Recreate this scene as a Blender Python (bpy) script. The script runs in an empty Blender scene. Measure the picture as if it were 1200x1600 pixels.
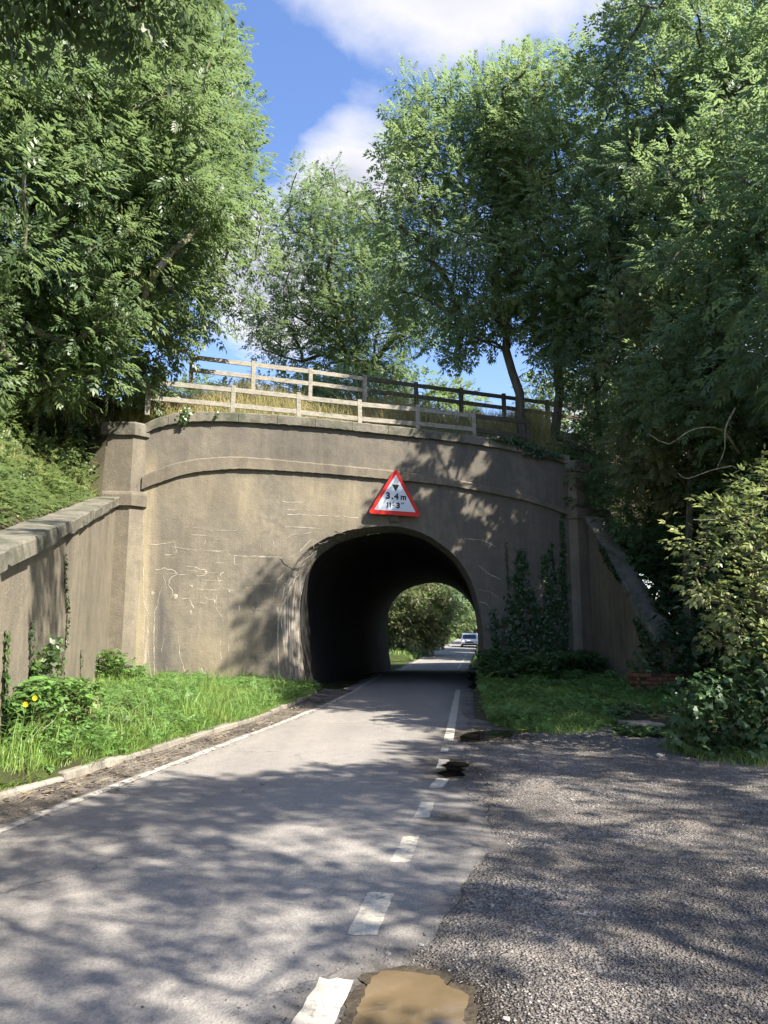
import bpy, math, random
import numpy as np
from mathutils import Vector, Matrix

random.seed(7)
rng = np.random.default_rng(11)
SC = bpy.context.scene
COL = SC.collection
R = math.radians

# ------------------------------------------------------------------ camera
cam = bpy.data.cameras.new("camera")
cam.sensor_fit = 'VERTICAL'
cam.sensor_height = 36.0
cam.sensor_width = 27.0
cam.lens = 36.0 * 1155.0 / 1600.0
cam.clip_start = 0.05
cam.clip_end = 2500.0
camo = bpy.data.objects.new("camera", cam)
camo.location = (0, 0, 1.6)
camo.rotation_euler = (R(90) + math.atan(185 / 1155.0), 0, 0)
COL.objects.link(camo)
SC.camera = camo

# ------------------------------------------------------------------ sun and sky
SUN = np.array([0.60, -0.375, 0.707]); SUN /= np.linalg.norm(SUN)
EXPOSURE = 1.6
SKY_STRENGTH = 0.145
SUN_STRENGTH = 4.95

world = bpy.data.worlds.new("World")
SC.world = world
world.use_nodes = True
sl = bpy.data.lights.new("sun", 'SUN')
sl.energy = SUN_STRENGTH
sl.angle = R(0.53)
sl.color = (1.0, 0.93, 0.82)
so = bpy.data.objects.new("sun", sl)
so.rotation_euler = Vector(SUN).to_track_quat('Z', 'Y').to_euler()
so.location = (10, -10, 30)
COL.objects.link(so)
SC.view_settings.view_transform = 'Standard'
SC.view_settings.look = 'None'
SC.view_settings.exposure = EXPOSURE
SC.view_settings.gamma = 1.0
SC.view_settings.use_curve_mapping = False
SC.render.engine = 'CYCLES'
SC.cycles.use_denoising = True
SC.cycles.max_bounces = 6
SC.cycles.diffuse_bounces = 3
SC.cycles.glossy_bounces = 2
SC.cycles.transmission_bounces = 3
SC.cycles.transparent_max_bounces = 4
SC.cycles.caustics_reflective = False
SC.cycles.caustics_refractive = False


class NT:
    """small helper around a node tree"""
    def __init__(self, tree):
        self.t = tree
        tree.nodes.clear()

    def n(self, kind, ins=None, **props):
        nd = self.t.nodes.new(kind)
        for k, v in props.items():
            setattr(nd, k, v)
        if ins:
            for k, v in ins.items():
                s = nd.inputs[k]
                if isinstance(v, bpy.types.NodeSocket):
                    self.t.links.new(v, s)
                else:
                    s.default_value = v
        return nd

    def math(self, op, a, b=0.0, c=None, clamp=False):
        d = {0: a, 1: b}
        if c is not None:
            d[2] = c
        return self.n('ShaderNodeMath', d, operation=op, use_clamp=clamp).outputs[0]

    def mix(self, f, a, b, blend='MIX'):
        m = self.n('ShaderNodeMix', data_type='RGBA', blend_type=blend)
        for i, v in ((0, f), (6, a), (7, b)):
            s = m.inputs[i]
            if isinstance(v, bpy.types.NodeSocket):
                self.t.links.new(v, s)
            else:
                s.default_value = v if i == 0 else (tuple(v) + (1.0,))[:4]
        return m.outputs[2]

    def ramp(self, f, stops, interp='LINEAR'):
        r = self.n('ShaderNodeValToRGB', {0: f})
        r.color_ramp.interpolation = interp
        e = r.color_ramp.elements
        while len(e) < len(stops):
            e.new(0.5)
        for i, (p, c) in enumerate(stops):
            e[i].position = p
            if not isinstance(c, tuple):
                c = (c, c, c)
            e[i].color = (c + (1.0,))[:4]
        return r.outputs[0]

    def noise(self, vec, scale, detail=4.0, rough=0.55, dist=0.0):
        return self.n('ShaderNodeTexNoise', {'Vector': vec, 'Scale': scale, 'Detail': detail,
                                             'Roughness': rough, 'Distortion': dist}).outputs[0]

    def mapv(self, vec, scale=(1, 1, 1), rot=(0, 0, 0), loc=(0, 0, 0)):
        return self.n('ShaderNodeMapping', {0: vec, 1: loc, 2: rot, 3: scale}).outputs[0]


# world: Nishita sky with procedural cumulus
w = NT(world.node_tree)
sky = w.n('ShaderNodeTexSky', sky_type='NISHITA', sun_disc=False,
          sun_elevation=math.asin(SUN[2]), sun_rotation=math.atan2(SUN[0], SUN[1]),
          altitude=50.0, air_density=1.0, dust_density=0.5, ozone_density=2.5)
hs = w.n('ShaderNodeHueSaturation', {'Saturation': 1.18, 'Value': 0.78, 'Color': w.mix(1.0, sky.outputs[0], (1.14, 0.98, 0.97), 'MULTIPLY')})
tc = w.n('ShaderNodeTexCoord')
sep = w.n('ShaderNodeSeparateXYZ', {0: tc.outputs['Generated']})
zz = w.math('MAXIMUM', sep.outputs[2], 0.04)
px_ = w.math('DIVIDE', sep.outputs[0], zz)
py_ = w.math('DIVIDE', sep.outputs[1], zz)
pv = w.n('ShaderNodeCombineXYZ', {0: px_, 1: py_, 2: 0.0}).outputs[0]


def blob(cx, cy, rx, ry):
    m = w.mapv(pv, scale=(1 / rx, 1 / ry, 1), loc=(-cx / rx, -cy / ry, 0))
    g = w.n('ShaderNodeVectorMath', {0: m}, operation='LENGTH').outputs['Value']
    return w.math('SUBTRACT', 1.0, g, clamp=True)


n1 = w.noise(pv, 1.6, 9.0, 0.62, 0.35)
n2 = w.noise(pv, 5.0, 5.0, 0.6, 0.0)
b = w.math('ADD', blob(0.14, 0.96, 0.42, 0.27), w.math('MULTIPLY', blob(-0.08, 1.50, 0.20, 0.22), 1.2))
b = w.math('ADD', b, w.math('MULTIPLY', blob(-0.36, 2.05, 0.26, 0.60), 1.3))
b = w.math('ADD', b, blob(1.3, 3.3, 1.1, 1.3))
b = w.math('SUBTRACT', b, blob(-0.28, 1.22, 0.22, 0.34))
b = w.math('SUBTRACT', b, blob(0.62, 1.05, 0.2, 0.2))
b = w.math('SUBTRACT', b, blob(0.45, 3.0, 0.5, 1.0))
dens = w.math('ADD', w.math('MULTIPLY', b, 0.40), w.math('MULTIPLY', n1, 0.88))
dens = w.math('ADD', dens, w.math('MULTIPLY', n2, 0.15))
mask = w.ramp(dens, [(0.52, 0.0), (0.60, 0.35), (0.74, 1.0)], 'LINEAR')
shade = w.ramp(dens, [(0.60, (2.6, 2.56, 2.62)), (0.76, (2.2, 2.2, 2.32)), (0.95, (1.6, 1.65, 1.95))])
shade2 = w.n('ShaderNodeVectorMath', {0: shade, 3: 1.0}, operation='SCALE').outputs[0]
cl = w.mix(mask, hs.outputs[0], shade2)
bg = w.n('ShaderNodeBackground', {0: cl, 1: SKY_STRENGTH})
w.n('ShaderNodeOutputWorld', {0: bg.outputs[0]})


# ------------------------------------------------------------------ materials
def newmat(name):
    m = bpy.data.materials.new(name)
    m.use_nodes = True
    return m, NT(m.node_tree)


def finish(t, col, rough=0.85, bump=None, bstr=0.3, bdist=0.02, spec=0.3, trans=None, metal=0.0):
    ins = {'Base Color': col, 'Roughness': rough, 'Specular IOR Level': spec, 'Metallic': metal}
    if not isinstance(col, bpy.types.NodeSocket):
        ins['Base Color'] = (tuple(col) + (1.0,))[:4]
    if bump is not None:
        ins['Normal'] = t.n('ShaderNodeBump', {'Strength': bstr, 'Distance': bdist, 'Height': bump}).outputs[0]
    p = t.n('ShaderNodeBsdfPrincipled', ins)
    out = p.outputs[0]
    if trans is not None:
        tr = t.n('ShaderNodeBsdfTranslucent', {'Color': trans[0]})
        out = t.n('ShaderNodeMixShader', {0: trans[1], 1: out, 2: tr.outputs[0]}).outputs[0]
    t.n('ShaderNodeOutputMaterial', {0: out})


def geo(t):
    return t.n('ShaderNodeNewGeometry').outputs['Position']


def concrete(name, base=(0.192, 0.168, 0.128), dark=0.55, attr=True, moss=0.0, soot=None, sc=1.0):
    m, t = newmat(name)
    P = geo(t)
    big = t.noise(P, 0.42 * sc, 5, 0.6)
    streak = t.noise(t.mapv(P, (1.7, 1.7, 0.26)), 1.0, 7, 0.66, 0.6)
    streak2 = t.noise(t.mapv(P, (5.0, 5.0, 0.5)), 1.0, 6, 0.7, 0.8)
    mid = t.noise(P, 3.5, 6, 0.65)
    fine = t.noise(P, 42.0, 3, 0.6)
    lift = t.noise(t.mapv(P, (0.25, 0.25, 2.4)), 1.0, 3, 0.5)
    b0 = base
    lo = tuple(c * (dark - 0.06) * k for c, k in zip(b0, (0.98, 1.0, 1.06)))
    hi = tuple(min(0.6, c * 1.22) for c in b0)
    f = t.math('ADD', t.math('MULTIPLY', big, 0.5), t.math('MULTIPLY', streak, 0.5))
    c = t.ramp(f, [(0.36, lo), (0.50, b0), (0.64, hi)])
    c = t.mix(t.ramp(streak2, [(0.48, 0.0), (0.72, 0.5)]), c, tuple(x * 0.56 for x in b0))
    c = t.mix(t.ramp(mid, [(0.38, 0.75), (0.54, 0.0)]), c, (b0[0] * 0.72, b0[1] * 0.74, b0[2] * 0.78))
    c = t.mix(t.ramp(lift, [(0.5, 0.0), (0.72, 0.28)]), c, (b0[0] * 0.85, b0[1] * 0.85, b0[2] * 0.9))
    c = t.mix(t.ramp(fine, [(0.35, 0.35), (0.65, 0.0)]), c, (b0[0] * 0.5, b0[1] * 0.5, b0[2] * 0.5))
    zc = t.n('ShaderNodeSeparateXYZ', {0: P}).outputs[2]
    zw = t.math('ADD', zc, t.math('MULTIPLY', mid, 0.03))
    jn = t.math('ABSOLUTE', t.math('SUBTRACT', t.math('FRACT', t.math('DIVIDE', zw, 0.61)), 0.5))
    jm = t.math('MULTIPLY', t.ramp(jn, [(0.0, 1.0), (0.018, 0.0)]), t.ramp(t.noise(t.mapv(P, (0.8, 0.8, 3)), 1.0, 4, 0.6), [(0.42, 0.0), (0.62, 0.55)]))
    if attr: c = t.mix(jm, c, tuple(x * 0.5 for x in b0))
    vor = t.n('ShaderNodeTexVoronoi', {'Vector': P, 'Scale': 26.0, 'Randomness': 1.0}, feature='F1')
    spk = t.math('MULTIPLY', t.ramp(vor.outputs['Distance'], [(0.10, 1.0), (0.2, 0.0)]),
                 t.ramp(t.noise(P, 5.0, 2, 0.5), [(0.52, 0.0), (0.62, 0.75)]))
    c = t.mix(spk, c, (0.48, 0.45, 0.38))
    if attr:
        a = t.n('ShaderNodeAttribute', attribute_name='stain_shade')
        s = t.n('ShaderNodeSeparateColor', {0: a.outputs['Color']})
        wob = t.ramp(t.noise(t.mapv(P, (7, 7, 1.0)), 1.0, 4, 0.65), [(0.3, 0.35), (0.62, 1.0)])
        c = t.mix(t.math('MULTIPLY', s.outputs[0], wob), c, (0.085, 0.08, 0.075))
        c = t.mix(t.math('MULTIPLY', s.outputs[1], wob), c, (0.36, 0.30, 0.19))
        gr = t.ramp(t.noise(t.mapv(P, (16, 16, 0.7)), 1.0, 3, 0.6), [(0.45, 0.0), (0.58, 1.0)])
        c = t.mix(t.math('MULTIPLY', s.outputs[2], gr), c, (0.46, 0.42, 0.34))
    if moss > 0:
        g = t.ramp(t.noise(P, 2.3, 6, 0.7), [(0.45, 0.0), (0.6, moss)])
        c = t.mix(g, c, (0.07, 0.075, 0.05))
    if soot is not None:
        c = t.mix(soot, c, (0.012, 0.012, 0.012))
    bmp = t.math('ADD', t.math('MULTIPLY', fine, 0.35), t.math('MULTIPLY', mid, 0.9))
    bmp = t.math('ADD', bmp, t.math('MULTIPLY', vor.outputs['Distance'], 0.15))
    finish(t, c, 0.92, bmp, 0.8, 0.022, 0.2)
    return m


def leafmat(name, base, var=0.35, yellow=(0.16, 0.17, 0.03), trans=0.48, rough=0.45, ysh=0.18, back=None):
    m, t = newmat(name)
    a = t.n('ShaderNodeAttribute', attribute_name='rnd').outputs['Fac']
    cl = t.n('ShaderNodeAttribute', attribute_name='clump').outputs['Fac']
    lo = tuple(c * (1 - var) for c in base)
    hi = tuple(c * (1 + var) for c in base)
    c = t.ramp(a, [(0.0, lo), (0.5, base), (0.9, hi), (1.0, yellow)])
    c = t.mix(t.ramp(cl, [(0.4, 0.0), (1.0, ysh * 2.2)]), c, yellow)
    c = t.mix(t.ramp(cl, [(0.0, 0.4), (0.4, 0.0)]), c, (base[0] * 0.6, base[1] * 0.72, base[2] * 0.95))
    tc_ = t.mix(0.6, c, (0.38, 0.52, 0.20))
    finish(t, c, rough, None, spec=0.5, trans=(tc_, trans))
    return m


M = {}
M['wall'] = concrete('weathered_concrete')
M['wing'] = concrete('wing_concrete', (0.205, 0.178, 0.132), 0.5, attr=False)
M['trim'] = concrete('trim_concrete', (0.19, 0.163, 0.122), 0.6, attr=False)
M['coping'] = concrete('coping_concrete', (0.20, 0.182, 0.145), 0.45, attr=False, moss=0.85)
M['lining'] = concrete('darkened_concrete', (0.030, 0.028, 0.026), 0.5, attr=False)  # near-black base: the darkness of the tunnel put into the colour
M['kerb'] = concrete('kerb_concrete', (0.30, 0.265, 0.215), 0.6, attr=False, moss=0.35)

m, t = newmat('lime_crust')
P = geo(t)
c = t.ramp(t.noise(P, 20, 3, 0.6), [(0.3, (0.25, 0.22, 0.17)), (0.7, (0.37, 0.34, 0.28))])
finish(t, c, 0.8, t.noise(P, 60, 3), 0.4, 0.01)
M['lime'] = m
m, t = newmat('open_crack')
finish(t, (0.02, 0.018, 0.015), 0.95)
M['crack'] = m

# road surface
m, t = newmat('worn_asphalt')
P = geo(t)
big = t.noise(P, 0.35, 5, 0.6)
trk = t.noise(t.mapv(P, (1.6, 0.12, 1), rot=(0, 0, R(7))), 1.0, 4, 0.55)
fine = t.noise(P, 90.0, 2, 0.7)
med = t.noise(P, 7.0, 6, 0.7)
vor = t.n('ShaderNodeTexVoronoi', {'Vector': P, 'Scale': 75.0}, feature='F1')
f = t.math('ADD', t.math('MULTIPLY', big, 0.5), t.math('MULTIPLY', trk, 0.5))
c = t.ramp(f, [(0.35, (0.215, 0.200, 0.180)), (0.5, (0.27, 0.25, 0.224)), (0.65, (0.32, 0.295, 0.26))])
c = t.mix(t.ramp(med, [(0.35, 0.4), (0.52, 0.0)]), c, (0.16, 0.15, 0.142))
c = t.mix(t.ramp(vor.outputs['Color'], [(0.2, 0.45), (0.7, 0.0)]), c, (0.13, 0.122, 0.116))
c = t.mix(t.ramp(fine, [(0.55, 0.0), (0.75, 0.5)]), c, (0.30, 0.28, 0.26))
crk = t.n('ShaderNodeTexVoronoi', {'Vector': t.n('ShaderNodeVectorMath', {0: P, 1: t.n('ShaderNodeTexNoise', {'Vector': P, 'Scale': 2.0, 'Detail': 4.0}).outputs['Color']}, operation='ADD').outputs[0], 'Scale': 0.45}, feature='DISTANCE_TO_EDGE').outputs[0]
crm = t.math('MULTIPLY', t.ramp(crk, [(0.002, 0.8), (0.006, 0.0)]), t.ramp(t.noise(P, 0.5, 2), [(0.45, 0.0), (0.6, 1.0)]))
c = t.mix(crm, c, (0.04, 0.038, 0.036))
edge = t.n('ShaderNodeAttribute', attribute_name='edge').outputs['Fac']
em = t.math('MULTIPLY', edge, t.ramp(t.noise(P, 2.5, 6, 0.7), [(0.3, 0.2), (0.6, 1.0)]))
c = t.mix(em, c, (0.10, 0.090, 0.082))
bh = t.math('ADD', t.math('MULTIPLY', fine, 0.6), vor.outputs['Distance'])
wt = t.n('ShaderNodeAttribute', attribute_name='wet').outputs['Fac']
wt = t.math('MULTIPLY', wt, t.ramp(t.noise(P, 7, 5, 0.7), [(0.35, 0.3), (0.55, 1.0)]))
c = t.mix(wt, c, (0.045, 0.040, 0.036))
rg = t.ramp(wt, [(0.0, 0.8), (1.0, 0.22)])
finish(t, c, rg, bh, 0.5, 0.006, 0.3)
M['road'] = m

# lay-by surface: crushed dark planings
def gravelmat(name, a, bcol, cc, sc=70.0, wet=0.0):
    m, t = newmat(name)
    P = geo(t)
    v = t.n('ShaderNodeTexVoronoi', {'Vector': P, 'Scale': sc}, feature='F1')
    v2 = t.n('ShaderNodeTexVoronoi', {'Vector': P, 'Scale': sc * 0.42}, feature='F1')
    s = t.n('ShaderNodeSeparateColor', {0: v.outputs['Color']})
    s2 = t.n('ShaderNodeSeparateColor', {0: v2.outputs['Color']})
    c = t.ramp(s.outputs[0], [(0.0, a), (0.5, bcol), (0.85, cc), (1.0, tuple(x * 1.7 for x in cc))])
    c = t.mix(t.ramp(s2.outputs[1], [(0.72, 0.0), (0.8, 0.55)]), c, tuple(x * 1.35 for x in cc))
    c = t.mix(t.ramp(t.noise(P, 0.8, 5, 0.65), [(0.40, 0.0), (0.56, 0.75)]), c, tuple(x * 0.5 for x in bcol))
    c = t.mix(t.ramp(t.noise(P, 2.2, 4, 0.6), [(0.50, 0.0), (0.64, 0.7)]), c, (0.19, 0.162, 0.134))
    h = t.math('ADD', v.outputs['Distance'], t.math('MULTIPLY', v2.outputs['Distance'], 0.8))
    h = t.math('ADD', h, t.math('MULTIPLY', t.noise(P, 14, 4, 0.7), 1.4))
    wt = t.n('ShaderNodeAttribute', attribute_name='wet').outputs['Fac']
    wt = t.math('MULTIPLY', wt, t.ramp(t.noise(P, 9, 4, 0.7), [(0.3, 0.5), (0.55, 1.0)]))
    c = t.mix(wt, c, (0.035, 0.029, 0.023))
    finish(t, c, t.ramp(wt, [(0.0, 0.85), (1.0, 0.25)]), h, 0.9, 0.018, 0.3)
    return m

M['gravel'] = gravelmat('crushed_planings', (0.085, 0.076, 0.068), (0.158, 0.142, 0.127), (0.24, 0.216, 0.192))
M['dirt'] = gravelmat('gutter_dirt', (0.06, 0.051, 0.043), (0.115, 0.098, 0.082), (0.19, 0.165, 0.138), 55.0)

m, t = newmat('soil_and_grass')
P = geo(t)
c = t.ramp(t.noise(P, 1.3, 6, 0.65), [(0.35, (0.032, 0.028, 0.018)), (0.5, (0.04, 0.055, 0.016)), (0.65, (0.06, 0.09, 0.02))])
finish(t, c, 0.95, t.noise(P, 25, 4, 0.7), 0.7, 0.03, 0.1)
M['soil'] = m
m, t = newmat('dry_bank_soil')
P = geo(t)
c = t.ramp(t.noise(P, 1.6, 6, 0.65), [(0.35, (0.09, 0.08, 0.035)), (0.5, (0.14, 0.13, 0.05)), (0.65, (0.08, 0.11, 0.03))])
finish(t, c, 0.95, t.noise(P, 25, 4, 0.7), 0.7, 0.03, 0.1)
M['drysoil'] = m
m, t = newmat('slope_soil')  # dark brown earth of the slopes and right verge
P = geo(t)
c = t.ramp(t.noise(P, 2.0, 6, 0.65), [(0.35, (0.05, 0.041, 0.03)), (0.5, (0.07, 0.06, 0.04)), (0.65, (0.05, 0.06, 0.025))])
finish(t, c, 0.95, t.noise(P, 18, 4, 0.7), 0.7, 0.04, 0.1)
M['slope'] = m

# worn white road paint: breaks up and shows the asphalt
m, t = newmat('worn_white_paint')
P = geo(t)
wr = t.noise(P, 16.0, 6, 0.75)
c = t.ramp(t.noise(P, 60, 3, 0.6), [(0.3, (0.37, 0.335, 0.27)), (0.6, (0.50, 0.46, 0.38))])
c = t.mix(t.ramp(wr, [(0.53, 0.0), (0.62, 0.85)]), c, (0.17, 0.155, 0.14))
finish(t, c, 0.7, wr, 0.35, 0.006)
M['paint'] = m
m, t = newmat('faded_white_paint')
P = geo(t)
wr = t.noise(P, 9.0, 6, 0.75)
c = t.ramp(t.noise(P, 60, 3, 0.6), [(0.3, (0.40, 0.37, 0.32)), (0.6, (0.52, 0.49, 0.43))])
c = t.mix(t.ramp(wr, [(0.44, 0.0), (0.56, 0.8)]), c, (0.17, 0.15, 0.135))
finish(t, c, 0.8, wr, 0.3, 0.005)
M['fadedpaint'] = m


def woodmat(name, base):
    m, t = newmat(name)
    P = geo(t)
    g = t.noise(t.mapv(P, (3, 3, 22)), 2.2, 5, 0.65)
    k = t.noise(P, 6, 5, 0.7)
    c = t.ramp(g, [(0.3, tuple(x * 0.55 for x in base)), (0.5, base), (0.7, tuple(x * 1.25 for x in base))])
    c = t.mix(t.ramp(k, [(0.5, 0.0), (0.68, 0.6)]), c, (0.10, 0.095, 0.06))
    finish(t, c, 0.85, g, 0.4, 0.01, 0.2)
    return m

M['wood'] = woodmat('silvered_timber', (0.30, 0.275, 0.225))
M['wooddark'] = woodmat('shaded_timber', (0.075, 0.065, 0.05))  # darker copy for the right fence ends, tree shade put into the colour


def barkmat(name, base):
    m, t = newmat(name)
    P = geo(t)
    g = t.noise(t.mapv(P, (9, 9, 1.6)), 1.6, 6, 0.7, 0.4)
    k = t.noise(P, 2.5, 5, 0.7)
    c = t.ramp(g, [(0.3, tuple(x * 0.4 for x in base)), (0.52, base), (0.7, tuple(x * 1.5 for x in base))])
    c = t.mix(t.ramp(k, [(0.48, 0.0), (0.62, 0.6)]), c, (0.05, 0.065, 0.03))
    finish(t, c, 0.95, g, 0.8, 0.04, 0.15)
    return m

M['bark'] = barkmat('ash_bark', (0.12, 0.105, 0.08))
M['barkpale'] = barkmat('pale_bark', (0.24, 0.215, 0.165))
M['twig'] = barkmat('dead_twig', (0.33, 0.29, 0.22))

M['ash'] = leafmat('ash_leaves', (0.142, 0.210, 0.100), 0.42)
M['ash2'] = leafmat('ash_leaves_bluish', (0.132, 0.196, 0.106), 0.4, ysh=0.12)
M['ashyel'] = leafmat('ash_leaves_light', (0.170, 0.240, 0.098), 0.35, ysh=0.3)
M['ashdeep'] = leafmat('ash_leaves_deep', (0.098, 0.155, 0.060), 0.42, trans=0.42)
M['dark'] = leafmat('shade_toned_leaves', (0.065, 0.105, 0.045), 0.4, (0.14, 0.16, 0.04), 0.3, 0.4)  # for the overhanging bough; its shade is put into the leaf colour
M['haw'] = leafmat('hawthorn_leaves', (0.155, 0.165, 0.08), 0.45, (0.15, 0.11, 0.04))
M['elder'] = leafmat('elder_leaves', (0.24, 0.26, 0.085), 0.3, (0.36, 0.33, 0.12), 0.3, 0.4)
M['bramble'] = leafmat('bramble_leaves', (0.070, 0.130, 0.045), 0.4, (0.12, 0.16, 0.04), 0.25, 0.48)
M['nettle'] = leafmat('nettle_leaves', (0.115, 0.225, 0.055), 0.35, (0.17, 0.24, 0.04), 0.3, 0.5)
M['ivy'] = leafmat('ivy_leaves', (0.030, 0.064, 0.024), 0.4, (0.06, 0.10, 0.03), 0.12, 0.42)
M['ivylight'] = leafmat('ivy_leaves_sunlit', (0.055, 0.105, 0.028), 0.4, (0.14, 0.18, 0.04), 0.2, 0.35)  # lighter copy of the ivy, sunlight put into the leaf colour
M['grass'] = leafmat('verge_grass', (0.165, 0.290, 0.055), 0.35, (0.30, 0.33, 0.09), 0.35, 0.5, 0.32)
M['drygrass'] = leafmat('dry_grass', (0.42, 0.34, 0.16), 0.35, (0.20, 0.26, 0.07), 0.3, 0.6, 0.1)
M['hedgelight'] = leafmat('hedge_leaves_sunlit', (0.105, 0.150, 0.042), 0.3, (0.30, 0.32, 0.08), 0.35, 0.5)  # pale yellow-green, with sunlight put into the leaf colour


def flat(name, col, rough=0.5, spec=0.4, metal=0.0, bump=False):
    m, t = newmat(name)
    P = geo(t)
    n_ = t.noise(P, 8.0, 5, 0.65)
    c = t.mix(t.ramp(n_, [(0.4, 0.0), (0.75, 0.18)]), col, tuple(x * 0.7 for x in col))
    finish(t, c, rough, n_ if bump else None, 0.1, 0.003, spec, metal=metal)
    return m

M['red'] = flat('sign_red', (0.62, 0.018, 0.012), 0.4)
M['white'] = flat('sign_white', (0.62, 0.68, 0.74), 0.4)
M['black'] = flat('sign_black', (0.008, 0.008, 0.009), 0.5)
M['metal'] = flat('galvanised_steel', (0.30, 0.29, 0.27), 0.5, metal=0.4)
M['vanwhite'] = flat('van_white_paint', (0.78, 0.78, 0.78), 0.25, 0.5)
M['glass'] = flat('dark_windscreen', (0.02, 0.023, 0.03), 0.08, 0.5)
M['tyre'] = flat('tyre_rubber', (0.015, 0.015, 0.015), 0.8)
M['lamp'] = flat('headlamp_lens', (0.55, 0.55, 0.55), 0.1, 0.6)
M['yellow'] = flat('yellow_petals', (0.75, 0.5, 0.02), 0.6)
M['straw'] = flat('dead_straw', (0.22, 0.175, 0.11), 0.8)
M['stone'] = flat('loose_stone', (0.30, 0.27, 0.24), 0.85, 0.2, bump=True)

m, t = newmat('red_brick')
oi = t.n('ShaderNodeObjectInfo').outputs['Random']
P = geo(t)
c = t.ramp(oi, [(0.0, (0.14, 0.06, 0.035)), (0.5, (0.20, 0.09, 0.05)), (1.0, (0.25, 0.13, 0.08))])
c = t.mix(t.ramp(t.noise(P, 9, 5, 0.7), [(0.45, 0.0), (0.65, 0.6)]), c, (0.09, 0.07, 0.05))
finish(t, c, 0.9, t.noise(P, 40, 4), 0.5, 0.01, 0.2)
M['brick'] = m


def watermat(name, col, mixf):
    m, t = newmat(name)
    P = geo(t)
    c = t.ramp(t.noise(P, 3.0, 5, 0.6), [(0.35, tuple(x * 0.8 for x in col)), (0.65, tuple(x * 1.15 for x in col))])
    bm = t.noise(P, 9.0, 2, 0.5)
    nrm = t.n('ShaderNodeBump', {'Strength': 0.06, 'Distance': 0.005, 'Height': bm}).outputs[0]
    p = t.n('ShaderNodeBsdfPrincipled', {'Base Color': c, 'Roughness': 0.03, 'IOR': 1.33, 'Specular IOR Level': 0.5, 'Normal': nrm})
    t.n('ShaderNodeOutputMaterial', {0: p.outputs[0]})
    return m

m, t = newmat('wet_silt')
P = geo(t)
c = t.ramp(t.noise(P, 30, 5, 0.7), [(0.35, (0.035, 0.028, 0.021)), (0.65, (0.085, 0.068, 0.048))])
finish(t, c, 0.35, t.noise(P, 60, 4, 0.7), 0.7, 0.01, 0.5)
M['silt'] = m
M['muddy'] = watermat('muddy_water', (0.135, 0.098, 0.055), 0.0)
M['darkwater'] = watermat('dark_water', (0.010, 0.009, 0.008), 0.0)


# ------------------------------------------------------------------ object helpers
def link(o, parent=None):
    COL.objects.link(o)
    if parent is not None:
        o.parent = parent
    return o


def tag(o, label=None, cat=None, group=None, kind=None):
    if label: o['label'] = label
    if cat: o['category'] = cat
    if group: o['group'] = group
    if kind: o['kind'] = kind
    return o


def empty(name, loc, label=None, cat=None, group=None, rz=0.0, kind=None):
    o = bpy.data.objects.new(name, None)
    o.empty_display_size = 0.3
    o.location = loc
    o.rotation_euler = (0, 0, rz)
    link(o)
    return tag(o, label, cat, group, kind)


def at_world(o, parent):
    """parent o, keeping mesh coordinates that were written in world space"""
    o.parent = parent
    o.matrix_parent_inverse = Matrix.Translation(Vector(parent.location)).inverted() if not any(parent.rotation_euler) else \
        (Matrix.Translation(Vector(parent.location)) @ parent.rotation_euler.to_matrix().to_4x4()).inverted()
    return o


def mesh_np(name, V, F, mat, rnd=None, clump=None, smooth=False, k=4):
    """V (n,3), F (m,k) -> mesh"""
    me = bpy.data.meshes.new(name)
    V = np.ascontiguousarray(V, dtype=np.float32)
    F = np.ascontiguousarray(F, dtype=np.int32)
    me.vertices.add(len(V)); me.vertices.foreach_set('co', V.ravel())
    me.loops.add(F.size); me.loops.foreach_set('vertex_index', F.ravel())
    me.polygons.add(len(F))
    me.polygons.foreach_set('loop_start', np.arange(0, F.size, F.shape[1], dtype=np.int32))
    if mat is not None:
        me.materials.append(mat)
    if rnd is not None:
        a = me.attributes.new('rnd', 'FLOAT', 'FACE'); a.data.foreach_set('value', np.ascontiguousarray(rnd, dtype=np.float32))
    if clump is not None:
        a = me.attributes.new('clump', 'FLOAT', 'FACE'); a.data.foreach_set('value', np.ascontiguousarray(clump, dtype=np.float32))
    me.update(calc_edges=True)
    if smooth:
        me.polygons.foreach_set('use_smooth', np.ones(len(F), dtype=bool))
    return me


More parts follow.
